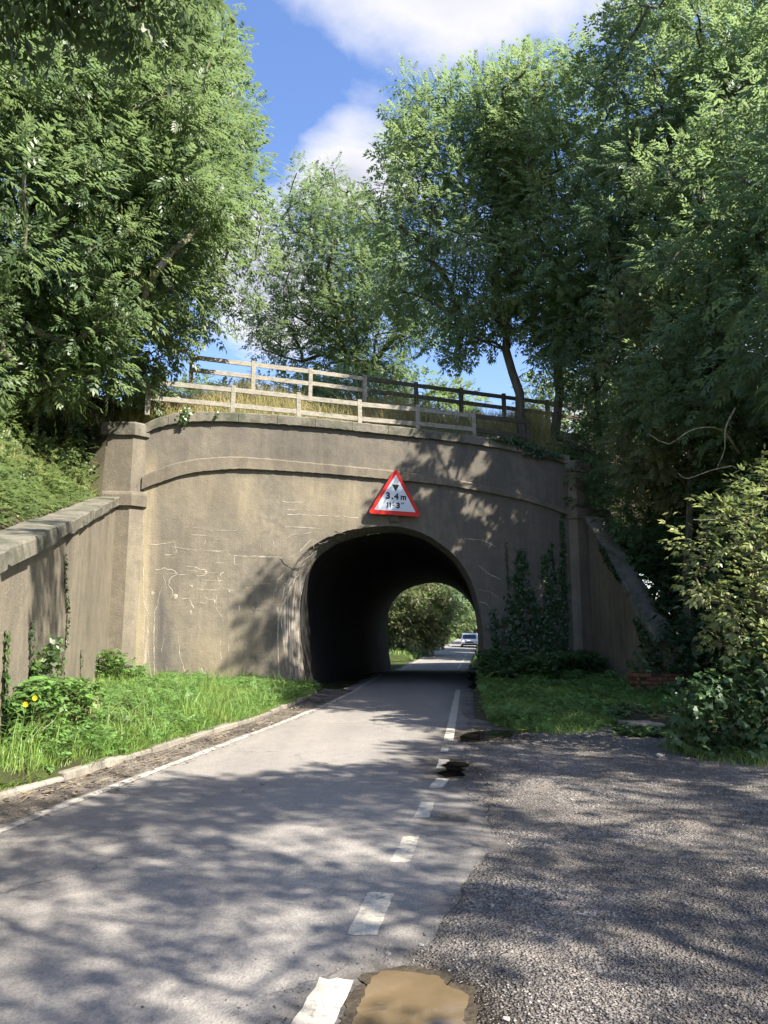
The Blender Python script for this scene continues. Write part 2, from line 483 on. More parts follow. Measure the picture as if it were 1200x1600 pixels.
class MB:
    """collects faces of any size, then builds one mesh object"""
    def __init__(self):
        self.v = []; self.f = []

    def add(self, vs, fs):
        o = len(self.v)
        self.v += [tuple(map(float, p)) for p in vs]
        self.f += [tuple(i + o for i in f) for f in fs]

    def box(self, c, s, rot=None):
        hx, hy, hz = s[0] / 2, s[1] / 2, s[2] / 2
        vs = [Vector((x, y, z)) for z in (-hz, hz) for x, y in ((-hx, -hy), (hx, -hy), (hx, hy), (-hx, hy))]
        if rot is not None:
            vs = [rot @ v for v in vs]
        self.add([v + Vector(c) for v in vs], [(3, 2, 1, 0), (4, 5, 6, 7), (0, 1, 5, 4), (1, 2, 6, 5), (2, 3, 7, 6), (3, 0, 4, 7)])

    def bevbox(self, c, s, b, rot=None, jit=0.0):
        """box with chamfered vertical profile on all edges (24 verts)"""
        h = [x / 2 for x in s]
        vs = []; idx = {}
        for ax in range(3):
            for sg in (-1, 1):
                for a_ in (-1, 1):
                    for b_ in (-1, 1):
                        o1, o2 = (ax + 1) % 3, (ax + 2) % 3
                        p = [0, 0, 0]
                        p[ax] = sg * h[ax]; p[o1] = a_ * (h[o1] - b); p[o2] = b_ * (h[o2] - b)
                        key = (ax,) + tuple(1 if q > 0 else -1 for q in p)
                        idx[key] = len(vs)
                        vs.append(Vector([q + random.uniform(-jit, jit) for q in p]))
        fs = []
        for ax in range(3):
            o1, o2 = (ax + 1) % 3, (ax + 2) % 3
            for sg in (-1, 1):
                q = []
                for a_, b_ in ((-1, -1), (1, -1), (1, 1), (-1, 1)):
                    s3 = [0, 0, 0]; s3[ax] = sg; s3[o1] = a_; s3[o2] = b_
                    q.append(idx[(ax,) + tuple(s3)])
                fs.append(tuple(q) if sg > 0 else tuple(reversed(q)))
            for a_ in (-1, 1):
                for b_ in (-1, 1):
                    # edge between face o1(a_) and o2(b_), running along ax
                    q = []
                    for sg, who in ((-1, o1), (1, o1), (1, o2), (-1, o2)):
                        s3 = [0, 0, 0]; s3[ax] = sg; s3[o1] = a_; s3[o2] = b_
                        q.append(idx[(who,) + tuple(s3)])
                    fs.append(tuple(q) if a_ * b_ > 0 else tuple(reversed(q)))
        for sx in (-1, 1):
            for sy in (-1, 1):
                for sz in (-1, 1):
                    q = [idx[(0, sx, sy, sz)], idx[(1, sx, sy, sz)], idx[(2, sx, sy, sz)]]
                    fs.append(tuple(q) if sx * sy * sz > 0 else tuple(reversed(q)))
        if rot is not None:
            vs = [rot @ v for v in vs]
        self.add([v + Vector(c) for v in vs], fs)

    def tube(self, pts, rad, n=6, cap=True):
        pts = [Vector(p) for p in pts]
        rings = []
        up = Vector((0.3, 0.2, 1)).normalized()
        for i, p in enumerate(pts):
            d = (pts[min(i + 1, len(pts) - 1)] - pts[max(i - 1, 0)])
            if d.length < 1e-6: d = Vector((0, 0, 1))
            d.normalize()
            a = d.cross(up if abs(d.dot(up)) < 0.95 else Vector((1, 0, 0))).normalized()
            b_ = d.cross(a)
            r = rad[i] if hasattr(rad, '__len__') else rad
            rings.append([p + (a * math.cos(2 * math.pi * k / n) + b_ * math.sin(2 * math.pi * k / n)) * r for k in range(n)])
        vs = [q for r_ in rings for q in r_]
        fs = []
        for i in range(len(pts) - 1):
            for k in range(n):
                k2 = (k + 1) % n
                fs.append((i * n + k, i * n + k2, (i + 1) * n + k2, (i + 1) * n + k))
        if cap:
            fs.append(tuple(range(n))[::-1]); fs.append(tuple((len(pts) - 1) * n + k for k in range(n)))
        self.add(vs, fs)

    def prism(self, poly, z0, z1):
        n = len(poly)
        vs = [(x, y, z0) for x, y in poly] + [(x, y, z1) for x, y in poly]
        fs = [tuple(range(n))[::-1], tuple(range(n, 2 * n))]
        fs += [(i, (i + 1) % n, n + (i + 1) % n, n + i) for i in range(n)]
        self.add(vs, fs)

    def loft(self, rings, closed=True, cap=True):
        n = len(rings[0]); o = []
        vs = [p for r_ in rings for p in r_]
        fs = []
        for i in range(len(rings) - 1):
            for k in range(n if closed else n - 1):
                k2 = (k + 1) % n
                fs.append((i * n + k, i * n + k2, (i + 1) * n + k2, (i + 1) * n + k))
        if cap and closed:
            fs.append(tuple(range(n))[::-1]); fs.append(tuple((len(rings) - 1) * n + k for k in range(n)))
        self.add(vs, fs)

    def mesh(self, name, mat, smooth=False):
        me = bpy.data.meshes.new(name)
        me.from_pydata(self.v, [], self.f)
        if mat is not None: me.materials.append(mat)
        me.update()
        if smooth:
            me.polygons.foreach_set('use_smooth', np.ones(len(me.polygons), dtype=bool))
        return me

    def build(self, name, mat, parent=None, smooth=False, world=True):
        o = bpy.data.objects.new(name, self.mesh(name, mat, smooth))
        link(o)
        if parent is not None:
            if world: at_world(o, parent)
            else: o.parent = parent
        return o


# ------------------------------------------------------------------ bridge frame
A15 = R(15)
U = np.array([math.cos(A15), math.sin(A15)])
N = np.array([math.sin(A15), -math.cos(A15)])
O = np.array([0.0, 20.5])


def P3(s, f, z):
    q = O + U * s + N * f
    return (q[0], q[1], z)


def sf(x, y):
    d = np.array([x, y]) - O
    return float(d @ U), float(d @ N)


def gz(y):
    """level of the lane: flat, dips beyond the far mouth, then climbs gently"""
    pts = [(-80, 0), (22, 0), (30, -0.12), (46, -0.8), (70, -0.6), (85, -0.33), (95, -0.22), (130, 0.1), (180, 0.8), (260, 2.0), (600, 4.0)]
    return float(np.interp(y, [p[0] for p in pts], [p[1] for p in pts]))


def catmull(pts, n):
    pts = np.array(pts, float)
    d = np.r_[0, np.cumsum(np.linalg.norm(np.diff(pts, axis=0), axis=1))]
    t = np.linspace(0, d[-1], n)
    P = np.vstack([2 * pts[0] - pts[1], pts, 2 * pts[-1] - pts[-2]])
    out = []
    for x in t:
        i = min(max(np.searchsorted(d, x) - 1, 0), len(pts) - 2)
        u = (x - d[i]) / (d[i + 1] - d[i])
        p0, p1, p2, p3 = P[i], P[i + 1], P[i + 2], P[i + 3]
        out.append(0.5 * ((2 * p1) + (-p0 + p2) * u + (2 * p0 - 5 * p1 + 4 * p2 - p3) * u * u + (-p0 + 3 * p1 - 3 * p2 + p3) * u ** 3))
    return np.array(out)

# ================================================================== GROUND
def grid_mesh(name, xs, ys, hf, mat):
    X, Y = np.meshgrid(xs, ys)
    Z = np.vectorize(hf)(X, Y)
    V = np.stack([X.ravel(), Y.ravel(), Z.ravel()], 1)
    nx, ny = len(xs), len(ys)
    i = np.arange(nx - 1)[None, :] + nx * np.arange(ny - 1)[:, None]
    F = np.stack([i, i + 1, i + 1 + nx, i + nx], -1).reshape(-1, 4)
    return mesh_np(name, V, F, mat, smooth=True)


xs = np.r_[-700, -300, -120, -60, np.arange(-40, 60.1, 2.5), 80, 140, 300, 700]
ys = np.r_[-300, -120, -50, np.arange(-30, 200.1, 2.5), 230, 300, 500, 900, 1500]
g = link(bpy.data.objects.new('ground', grid_mesh('ground', xs, ys, lambda x, y: gz(y) - 0.03, M['soil'])))
tag(g, 'green and brown ground around the lane', kind='structure')

# road edges (left, right) by distance
RL = [(-80, -14), (-20, -6.6), (0, -4.1), (6.3, -3.09), (8.9, -2.62), (12.9, -1.86), (16, -1.32), (20, -0.80), (26, -0.35), (46, 0.95), (70, 4.35), (95, 7.9), (130, 12.9), (180, 20.5), (260, 32), (400, 52)]
RR = [(-80, -7.5), (-20, -1.9), (0, -0.62), (3.5, -0.14), (6.3, 0.30), (8.1, 0.62), (11, 1.0), (16, 1.55), (20, 1.98), (26, 2.6), (46, 4.75), (70, 8.0), (95, 11.6), (130, 16.8), (180, 24.3), (260, 36), (400, 56)]


def rl(y): return float(np.interp(y, [p[0] for p in RL], [p[1] for p in RL]))
def rr(y): return float(np.interp(y, [p[0] for p in RR], [p[1] for p in RR]))


def smooth(a, b, x):
    t_ = min(1, max(0, (x - a) / (b - a))); return t_ * t_ * (3 - 2 * t_)


PUD = [(0.12, 3.32, 0.36, 0.48, 0.024), (0.80, 8.83, 0.26, 0.55, 0.030), (1.58, 11.6, 0.55, 0.62, 0.034), (0.54, 6.6, 0.17, 0.17, 0.032)]


def hollow(x, y, z):
    for cx, cy, rx, ry, zw in PUD:
        r_ = math.hypot((x - cx) / rx, (y - cy) / ry)
        if r_ < 1.6:
            k = 1 - smooth(0.85, 1.6, r_)
            z = z * (1 - k) + min(z, zw - 0.006) * k
    return z


ys = np.r_[np.arange(-40, 0, 4), np.arange(0, 30, 0.35), np.arange(30, 60, 1.0), np.arange(60, 330, 4)]
ucol = np.r_[np.linspace(0, 0.1, 5)[:-1], np.linspace(0.1, 0.9, 14)[:-1], np.linspace(0.9, 1.0, 6)]
def apron(y):      # asphalt that runs on beyond the dashes before the gravel starts
    return float(np.interp(y, [3.0, 3.7, 4.3, 5.0, 6.0, 8.0, 9.5, 16], [-0.1, -0.04, 0.16, 0.34, 0.40, 0.36, 0.10, 0.05]))


def wetness(x, y):
    m_ = 0.0
    for cx, cy, rx, ry, zw in PUD:
        r_ = math.hypot((x - cx) / rx, (y - cy) / ry)
        m_ = max(m_, 1 - smooth(0.95, 1.55 if ry < .5 else 1.9, r_))
    return m_


rows = []; ed = []; wet = []
for y in ys:
    a = rl(y) - 0.30 + 0.06 * math.sin(y * 1.7) + 0.04 * math.sin(y * 4.1)
    b_ = rr(y) + 0.30 + 0.07 * math.sin(y * 1.3 + 2) + 0.05 * math.sin(y * 3.7)
    b_ += apron(y)
    for u_ in ucol:
        x = a + (b_ - a) * u_
        rows.append((x, y, hollow(x, y, gz(y) + 0.016 + 0.02 * math.sin(math.pi * u_))))
        e_ = max(0, 1 - (x - a) / 0.45) + max(0, 1 - (b_ - x) / 0.75) * (1.0 if 4 < y < 24 else 0.6)
        # damp patch by the puddles on the right edge of the lane
        e_ += 0.9 * math.exp(-((x - 0.55) / 0.55) ** 2 - ((y - 9.3) / 1.9) ** 2)
        ed.append(min(1.0, e_)); wet.append(wetness(x, y))
nx = len(ucol)
i = np.arange(nx - 1)[None, :] + nx * np.arange(len(ys) - 1)[:, None]
F = np.stack([i, i + 1, i + 1 + nx, i + nx], -1).reshape(-1, 4)
me = mesh_np('lane', np.array(rows), F, M['road'], smooth=True)
at = me.attributes.new('edge', 'FLOAT', 'POINT'); at.data.foreach_set('value', np.array(ed, dtype=np.float32))
at = me.attributes.new('wet', 'FLOAT', 'POINT'); at.data.foreach_set('value', np.array(wet, dtype=np.float32))
road = link(bpy.data.objects.new('road', me))
tag(road, 'single track asphalt lane running through the tunnel', kind='structure')


def road_z(x, y):
    a, b_ = rl(y) - 0.3, rr(y) + 0.3
    u_ = min(1, max(0, (x - a) / (b_ - a)))
    return hollow(x, y, gz(y) + 0.016 + 0.02 * math.sin(math.pi * u_))


def marking(quad, mat, n=7, jag=0.006):
    """a painted mark with slightly ragged edges following the road"""
    (ax, ay), (bx, by), (cx, cy), (dx, dy) = quad   # near-left, near-right, far-right, far-left
    mb = MB(); vs = []; fs = []
    for j in range(n + 1):
        u_ = j / n
        l = (ax + (dx - ax) * u_, ay + (dy - ay) * u_); r_ = (bx + (cx - bx) * u_, by + (cy - by) * u_)
        for k in range(5):
            v_ = k / 4
            x = l[0] + (r_[0] - l[0]) * v_; y = l[1] + (r_[1] - l[1]) * v_
            if k in (0, 4): x += random.uniform(-jag, jag)
            if j in (0, n): y += random.uniform(-jag, jag) * 2.2
            vs.append((x, y, road_z(x, y) + 0.0055))
    for j in range(n):
        for k in range(4):
            q = j * 5 + k
            fs.append((q, q + 1, q + 6, q + 5))
    mb.add(vs, fs)
    return mb.build('road_marking', mat, road)


DASH = [((-0.42, 3.05), (-0.24, 3.05), (-0.135, 3.68), (-0.295, 3.68)),
        ((-0.19, 4.17), (-0.035, 4.17), (0.06, 4.80), (-0.10, 4.80)),
        ((0.045, 5.41), (0.175, 5.41), (0.275, 6.04), (0.145, 6.04)),
        ((0.255, 6.64), (0.385, 6.64), (0.475, 7.23), (0.345, 7.23)),
        ((0.45, 7.84), (0.59, 7.84), (0.71, 8.33), (0.57, 8.33)),
        ((0.61, 8.94), (0.755, 8.94), (0.81, 9.50), (0.68, 9.50)),
        ((0.74, 10.08), (0.84, 10.08), (0.885, 10.5), (0.79, 10.5))]
for d in DASH:
    marking(d, M['paint'])
marking(((0.86, 11.05), (1.0, 11.05), (2.06, 20.4), (1.93, 20.4)), M['paint'], 40)
for k in range(9):       # right edge line inside and beyond the tunnel
    y0 = 47 + k * 9.0
    marking(((rr(y0) - 0.35, y0), (rr(y0) - 0.22, y0), (rr(y0 + 6) - 0.22, y0 + 6), (rr(y0 + 6) - 0.35, y0 + 6)), M['paint'], 10)
yb = [-6, 2, 6.3, 8.9, 12.9, 16, 20, 26, 46, 58, 70, 95, 130]
for a_, b_ in zip(yb[:-1], yb[1:]):
    marking(((rl(a_) - .02, a_), (rl(a_) + .10, a_), (rl(b_) + .10, b_), (rl(b_) - .02, b_)), M['fadedpaint'], 16, 0.008)


def poly_sheet(name, mat, pts, z, n=60, jit=0.04, parent=None, inner=2):
    """closed irregular sheet: smooth outline + rings inwards so that it can follow levels"""
    c = catmull(list(pts) + [pts[0]], n + 1)[:-1]
    c += np.array([[mn.noise(Vector((p[0] * 9, p[1] * 9, 1))) + 0.5 * mn.noise(Vector((p[0] * 31, p[1] * 31, 1))), mn.noise(Vector((p[0] * 9, p[1] * 9, 5))) + 0.5 * mn.noise(Vector((p[0] * 31, p[1] * 31, 5)))] for p in c]) * jit * 2.5
    ctr = c.mean(0)
    mb = MB()
    vs = [tuple(p) + (z,) for p in c] + [tuple(ctr) + (z,)]
    fs = [(i, (i + 1) % n, n) for i in range(n)]
    mb.add(vs, fs)
    return mb.build(name, mat, parent)


# lay-by of crushed planings: a displaced grid clipped to an outline
def layby_edge_r(y):      # right boundary (verge) by distance
    return float(np.interp(y, [-20, 0, 6, 8.3, 8.7, 9.2, 9.9, 10.4, 11.6, 12.6, 13.0], [14, 11, 8.6, 6.2, 4.6, 3.95, 3.7, 3.75, 4.3, 4.0, 3.4]))


def layby_far(x):         # far boundary (grass) by x
    return float(np.interp(x, [0.9, 1.5, 2.1, 2.6, 3.2, 3.8, 4.4, 6], [17.5, 13.8, 12.1, 11.7, 11.75, 12.9, 13.4, 13.5]))


from mathutils import noise as mn
rows = []; nxl = 80
ysl = np.r_[np.arange(-12, 2, 0.8), np.arange(2, 13.6, 0.09), np.arange(13.6, 18, 0.25)]
for y in ysl:
    a = rr(y) + 0.08 + apron(y) + 0.16 * mn.noise(Vector((y * 1.1, 3.3, 0))) + 0.06 * mn.noise(Vector((y * 5, 1.3, 0)))
    bR = max(a + 0.4, layby_edge_r(y) + 0.5)
    if y > 12: bR = max(a + 0.3, 4.2 - (y - 12) * 0.55)
    for k in range(nxl):
        x = a + (bR - a) * (k / (nxl - 1)) ** 1.15
        h = 0.026 + 0.020 * mn.noise(Vector((x * 1.1, y * 1.1, 0))) + 0.008 * mn.noise(Vector((x * 4.5, y * 4.5, 2)))
        if k == 0: h = 0.008
        rows.append((x, y, hollow(x, y, h)))
i = np.arange(nxl - 1)[None, :] + nxl * np.arange(len(ysl) - 1)[:, None]
F = np.stack([i, i + 1, i + 1 + nxl, i + nxl], -1).reshape(-1, 4)
me = mesh_np('layby', np.array(rows), F, M['gravel'], smooth=True)
at = me.attributes.new('wet', 'FLOAT', 'POINT'); at.data.foreach_set('value', np.array([wetness(r_[0], r_[1]) for r_ in rows], dtype=np.float32))
lay = link(bpy.data.objects.new('layby', me))
tag(lay, 'dark crushed gravel lay-by beside the lane', kind='structure')


def lay_h(x, y):
    return hollow(x, y, 0.026 + 0.020 * mn.noise(Vector((x * 1.1, y * 1.1, 0))) + 0.008 * mn.noise(Vector((x * 4.5, y * 4.5, 2))))


# verge kerb line, left
KERB = [(-20, -9.5), (0, -5.2), (4.5, -4.25), (7.4, -3.52), (8.5, -3.18), (10.8, -2.76), (12.9, -2.26), (16.7, -1.78), (20, -1.55)]
def kx(y): return float(np.interp(y, [p[0] for p in KERB], [p[1] for p in KERB]))

# gutter dirt strip between line and kerb
rows = []; ysg = np.arange(-6, 20.2, 0.15)
for y in ysg:
    a = kx(y) - 0.05
    b_ = rl(y) - 0.02 + 0.10 * mn.noise(Vector((y * 0.9, 7.7, 0))) + 0.05 * mn.noise(Vector((y * 4, 2.7, 0)))
    b_ = min(b_, rl(y) + 0.03)
    for k in range(10):
        u_ = k / 9
        rows.append((a + (b_ - a) * u_, y, 0.022 + 0.05 * (1 - u_) ** 1.5 + 0.02 * mn.noise(Vector((a + u_, y * 3, 0))) * (1 - u_) + (0.006 if k < 9 else -0.008)))
i = np.arange(9)[None, :] + 10 * np.arange(len(ysg) - 1)[:, None]
F = np.stack([i, i + 1, i + 11, i + 10], -1).reshape(-1, 4)
gut = link(bpy.data.objects.new('gutter', mesh_np('gutter', np.array(rows), F, M['dirt'], smooth=True)))
tag(gut, 'strip of dark silt between the white line and the kerb', kind='structure')

# kerb stones, one by one
kerb = empty('kerb', (-3.3, 8.4, 0), 'weathered concrete kerb along the grass verge left of the lane', 'kerb')
y = 1.0; kk = 0
while y < 18.3:
    L_ = 0.90
    x0, x1 = kx(y), kx(y + L_)
    ang = math.atan2(L_, x1 - x0)
    mb = MB()
    mb.bevbox((0, 0, 0), (L_ - 0.015, 0.13, 0.24), 0.018, None, 0.006)
    o = mb.build('kerb_stone', M['kerb'], kerb, world=False)
    o.location = ((x0 + x1) / 2 - 0.05 + random.uniform(-.012, .012), y + L_ / 2 - 8.4 + 0.0, 0.02 + random.uniform(-.02, .015) + (-0.02 if y < 8 else 0))
    o.location.x += 3.3
    o.rotation_euler = (random.uniform(-.06, .06), random.uniform(-.02, .02), ang)
    y += L_ * math.sin(ang); kk += 1

# left verge: mound between kerb and wing wall
def wing_x(y):
    t = (18.57 - y) / 0.9659
    return -6.83 + 0.2588 * t


def vergeL(x, y):
    a, b_ = wing_x(y) if y < 18.6 else -6.6, kx(y)
    u_ = (x - a) / (b_ - a)
    if u_ > 1: return 0.08
    return 0.075 + 0.26 * max(0, math.sin(math.pi * min(1, max(0.0, 1 - u_) ** 0.8 * 0.62))) + 0.04 * mn.noise(Vector((x, y, 0)))


rows = []; ysv = np.arange(-10, 20.6, 0.4); nv = 14
for y in ysv:
    a = max(wing_x(y), -7.0) - 0.15 if y < 18.6 else -6.6
    b_ = kx(y) - 0.03
    for k in range(nv):
        x = a + (b_ - a) * k / (nv - 1)
        yy = y
        lim = 20.5 + math.tan(A15) * x - 0.0
        rows.append((x, min(yy, lim), vergeL(x, yy)))
i = np.arange(nv - 1)[None, :] + nv * np.arange(len(ysv) - 1)[:, None]
F = np.stack([i, i + 1, i + 1 + nv, i + nv], -1).reshape(-1, 4)
vl = link(bpy.data.objects.new('verge', mesh_np('verge', np.array(rows), F, M['soil'], smooth=True)))
tag(vl, 'raised grass verge below the left wing wall', kind='structure')

# right verge between lay-by and wall
def vergeR(x, y):
    d = min(y - layby_far(x), 3.0) if x < 4.5 else 2.0
    if x > 4.3 and y < 12.5: d = min(3, max(-0.2, (x - layby_edge_r(y))))
    e_ = min(1, max(0, d / 1.2))
    return -0.02 + 0.14 * e_ + 0.04 * mn.noise(Vector((x, y, 4))) * e_ + 0.04 * max(0, y - 15)


rows = []; xsv = np.arange(1.5, 14, 0.3); ysv = np.arange(4, 23.6, 0.3)
for y in ysv:
    for x in xsv:
        xx = max(x, rr(y) + 0.35 + (0.1 if y > 18 else 0))
        lim = 20.5 + math.tan(A15) * xx
        rows.append((xx, min(y, lim), vergeR(xx, y)))
i = np.arange(len(xsv) - 1)[None, :] + len(xsv) * np.arange(len(ysv) - 1)[:, None]
F = np.stack([i, i + 1, i + 1 + len(xsv), i + len(xsv)], -1).reshape(-1, 4)
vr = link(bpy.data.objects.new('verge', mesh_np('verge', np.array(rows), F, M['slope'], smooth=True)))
tag(vr, 'shaded grass verge right of the tunnel mouth', kind='structure')

# verges beyond the far mouth
for side in (-1, 1):
    rows = []; yv = np.arange(47, 200, 3.0); n_ = 10
    for y in yv:
        e_ = rl(y) - 0.35 - (1.6 if y < 58 else 0) if side < 0 else rr(y) + 0.5
        for k in range(n_):
            u_ = k / (n_ - 1)
            rows.append((e_ + side * u_ * 12, y, gz(y) + 0.0 + 0.45 * min(1, u_ * 5) + u_ * 0.6))
    i = np.arange(n_ - 1)[None, :] + n_ * np.arange(len(yv) - 1)[:, None]
    F = np.stack([i, i + 1, i + 1 + n_, i + n_], -1).reshape(-1, 4)
    if side < 0: F = F[:, ::-1]
    v_ = link(bpy.data.objects.new('verge', mesh_np('verge', np.array(rows), F, M['soil'], smooth=True)))
    tag(v_, ('left' if side < 0 else 'right') + ' grass verge beyond the far end of the tunnel', kind='structure')

# ================================================================== BRIDGE
ARCH = [(-2.50, -0.25), (-2.60, 0.36), (-2.76, 1.35), (-2.80, 2.36), (-2.60, 3.18), (-2.16, 3.76), (-1.45, 4.18), (-0.64, 4.41), (0.1, 4.49), (0.62, 4.46), (1.32, 4.24), (2.08, 3.71), (2.56, 3.04), (2.81, 2.23), (2.91, 1.33), (2.89, 0.62), (2.82, -0.25)]
NA = 260
arch = catmull(ARCH, NA)
jag = np.array([mn.noise(Vector((i_ * 0.35, 0.5, 0))) for i_ in range(NA)])
for i_ in range(NA):
    s_ = arch[i_, 0]
    amp = 0.012
    if -1.7 < s_ < -0.5 and arch[i_, 1] > 3.5: amp = 0.06
    nrm = arch[i_] - np.array([0.06, 2.2]); nrm /= np.linalg.norm(nrm)
    arch[i_] += nrm * jag[i_] * amp
CTOP = [(-6.5, 6.68), (-6.12, 6.88), (-5.64, 7.03), (-4.81, 7.14), (-3.62, 7.18), (-1.85, 7.18), (0.0, 7.12), (1.94, 7.05), (3.14, 6.97), (3.97, 6.88), (5.01, 6.74), (5.80, 6.58)]
STR_T = [(-6.5, 5.54), (-5.91, 5.86), (-5.27, 6.06), (-4.44, 6.19), (-3.59, 6.22), (-1.84, 6.16), (-0.0, 6.09), (1.92, 5.94), (3.92, 5.66), (4.96, 5.42), (5.79, 5.16)]
STR_B = [(-6.5, 5.20), (-5.9, 5.47), (-5.26, 5.70), (-4.26, 5.86), (-3.59, 5.89), (-1.83, 5.88), (-0.0, 5.82), (1.92, 5.72), (3.92, 5.46), (4.95, 5.24), (5.79, 4.98)]

bridge = empty('railway_bridge', P3(0, 0, 0), 'old rendered concrete bridge wall with a round tunnel mouth over the lane', 'bridge')

# outer outline, parametrised like the arch
sL, sR = -6.55, 5.85
ctop = catmull(CTOP, 200)
def outline(n):
    pts = []
    Lh, Tw, Rh = 6.9, 12.4, 6.8
    tot = Lh + Tw + Rh
    for i_ in range(n):
        d = tot * i_ / (n - 1)
        if d < Lh:
            pts.append((sL, -0.25 + (6.68 + 0.25) * d / Lh))
        elif d < Lh + Tw:
            s_ = sL + (sR - sL) * (d - Lh) / Tw
            pts.append((s_, float(np.interp(s_, ctop[:, 0], ctop[:, 1])) + 0.04))
        else:
            pts.append((sR, 6.62 - (6.62 + 0.25) * (d - Lh - Tw) / Rh))
    return np.array(pts)
# arch parameter remapped so that rays do not cross
outl = outline(NA)
rows = []; stain_shade = []; NR = 70


def smooth(a, b, x):
    t_ = min(1, max(0, (x - a) / (b - a))); return t_ * t_ * (3 - 2 * t_)


def wall_stain_shade(s, z):
    n_ = mn.noise(Vector((s * 1.5, z * 0.5, 1.0)))
    dk = lt = wh = 0.0
    # grey run-off staining left
    cx = -5.95 + 0.10 * math.sin(z * 1.3)
    wdt = 0.10 + 0.19 * smooth(2.9, 0.6, z)
    dk = max(dk, 1.0 * smooth(2.95, 2.4, z) * math.exp(-((s - cx - 0.15 * smooth(2.9, 0, z)) / wdt) ** 2))
    # dark algae beside the arch, left of mouth and under the string course
    dk = max(dk, 0.5 * math.exp(-((s + 3.0) / 0.35) ** 2) * smooth(0.2, 1.2, z) * smooth(3.3, 2.5, z))
    dk = max(dk, 0.25 * smooth(5.4, 5.85, z) * (0.5 + n_))
    # right part is greyer and darker: tree shade put into the colour
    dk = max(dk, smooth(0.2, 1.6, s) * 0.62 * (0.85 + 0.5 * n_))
    drip = max(0, mn.noise(Vector((s * 2.6, z * 0.25, 21.0))) + 0.15)
    dk = max(dk, 0.42 * smooth(5.95, 6.3, z) * (0.9 + n_ * 0.8))
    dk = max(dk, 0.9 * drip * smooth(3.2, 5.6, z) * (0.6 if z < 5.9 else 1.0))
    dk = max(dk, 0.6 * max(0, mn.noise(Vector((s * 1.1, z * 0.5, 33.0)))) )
    dk = max(dk, 0.5 * math.exp(-((s + 2.25) / 0.3) ** 2 - ((z - 3.95) / 0.25) ** 2))
    # warm clean bands near the pillar and low down
    lt = max(lt, 0.75 * smooth(-5.9, -6.35, s) * smooth(6.6, 5.2, z))
    lt = max(lt, 0.35 * smooth(2.4, 0.8, z) * smooth(-5.4, -5.0, s) * smooth(-3.2, -3.8, s) * (0.7 + n_))
    lt = max(lt, 0.45 * smooth(3.6, 5.4, z) * (1 - smooth(5.6, 5.8, z)) * (0.5 + n_) * smooth(0.5, -1, s))
    wh = max(wh, 0.55 * math.exp(-((s + 6.22) / 0.06) ** 2) * smooth(3.2, 1.0, z))
    return (min(1, max(0, dk)), min(1, max(0, lt)), min(1, max(0, wh)), 1.0)


for i_ in range(NA):
    for k in range(NR):
        u_ = (k / (NR - 1))
        q = arch[i_] * (1 - u_) + outl[i_] * u_
        f_ = 0.010 * mn.noise(Vector((q[0] * 0.9, q[1] * 0.9, 3))) + 0.004 * mn.noise(Vector((q[0] * 5, q[1] * 5, 7)))
        if k == 0: f_ = 0.0
        rows.append(P3(q[0], f_, q[1])); stain_shade.append(wall_stain_shade(q[0], q[1]))
i = np.arange(NR - 1)[None, :] + NR * np.arange(NA - 1)[:, None]
F = np.stack([i, i + 1, i + 1 + NR, i + NR], -1).reshape(-1, 4)
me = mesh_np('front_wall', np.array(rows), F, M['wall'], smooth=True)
ca = me.color_attributes.new('stain_shade', 'FLOAT_COLOR', 'POINT')
ca.data.foreach_set('color', np.array(stain_shade, dtype=np.float32).ravel())
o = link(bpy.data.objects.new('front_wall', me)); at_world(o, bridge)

# splayed reveal ring from the face to the lining, then the lining itself
AX = np.array([0.1195, 0.9928])
cen = np.array([0.10, 2.0])
inner = cen + (arch - cen) * np.stack([np.where(arch[:, 0] < 0.1, 0.885, 0.945), np.full(NA, 0.955)], 1)
rows = []; st = []; NK = 26
for i_ in range(NA):
    for k in range(NK):
        u_ = k / (NK - 1)
        dep = 0.62 * u_
        w_ = math.sin(u_ * math.pi / 2) ** 1.2
        q = arch[i_] * (1 - w_) + inner[i_] * w_
        b0 = O + U * q[0] + AX * dep
        wob = 0.018 * mn.noise(Vector((u_ * 9, i_ * 0.04, 5)))
        rows.append((b0[0] + wob, b0[1], q[1]))
        left = 1.0 if i_ < NA * 0.5 else 0.35
        hgt = smooth(-0.2, 2.0, q[1])
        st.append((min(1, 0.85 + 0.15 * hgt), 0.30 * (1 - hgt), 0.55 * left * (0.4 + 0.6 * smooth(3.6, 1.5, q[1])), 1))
i = np.arange(NK - 1)[None, :] + NK * np.arange(NA - 1)[:, None]
F = np.stack([i, i + NK, i + NK + 1, i + 1], -1).reshape(-1, 4)
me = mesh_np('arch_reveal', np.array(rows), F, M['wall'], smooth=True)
ca = me.color_attributes.new('stain_shade', 'FLOAT_COLOR', 'POINT')
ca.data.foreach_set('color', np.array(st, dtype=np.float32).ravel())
o = link(bpy.data.objects.new('arch_reveal', me)); at_world(o, bridge)

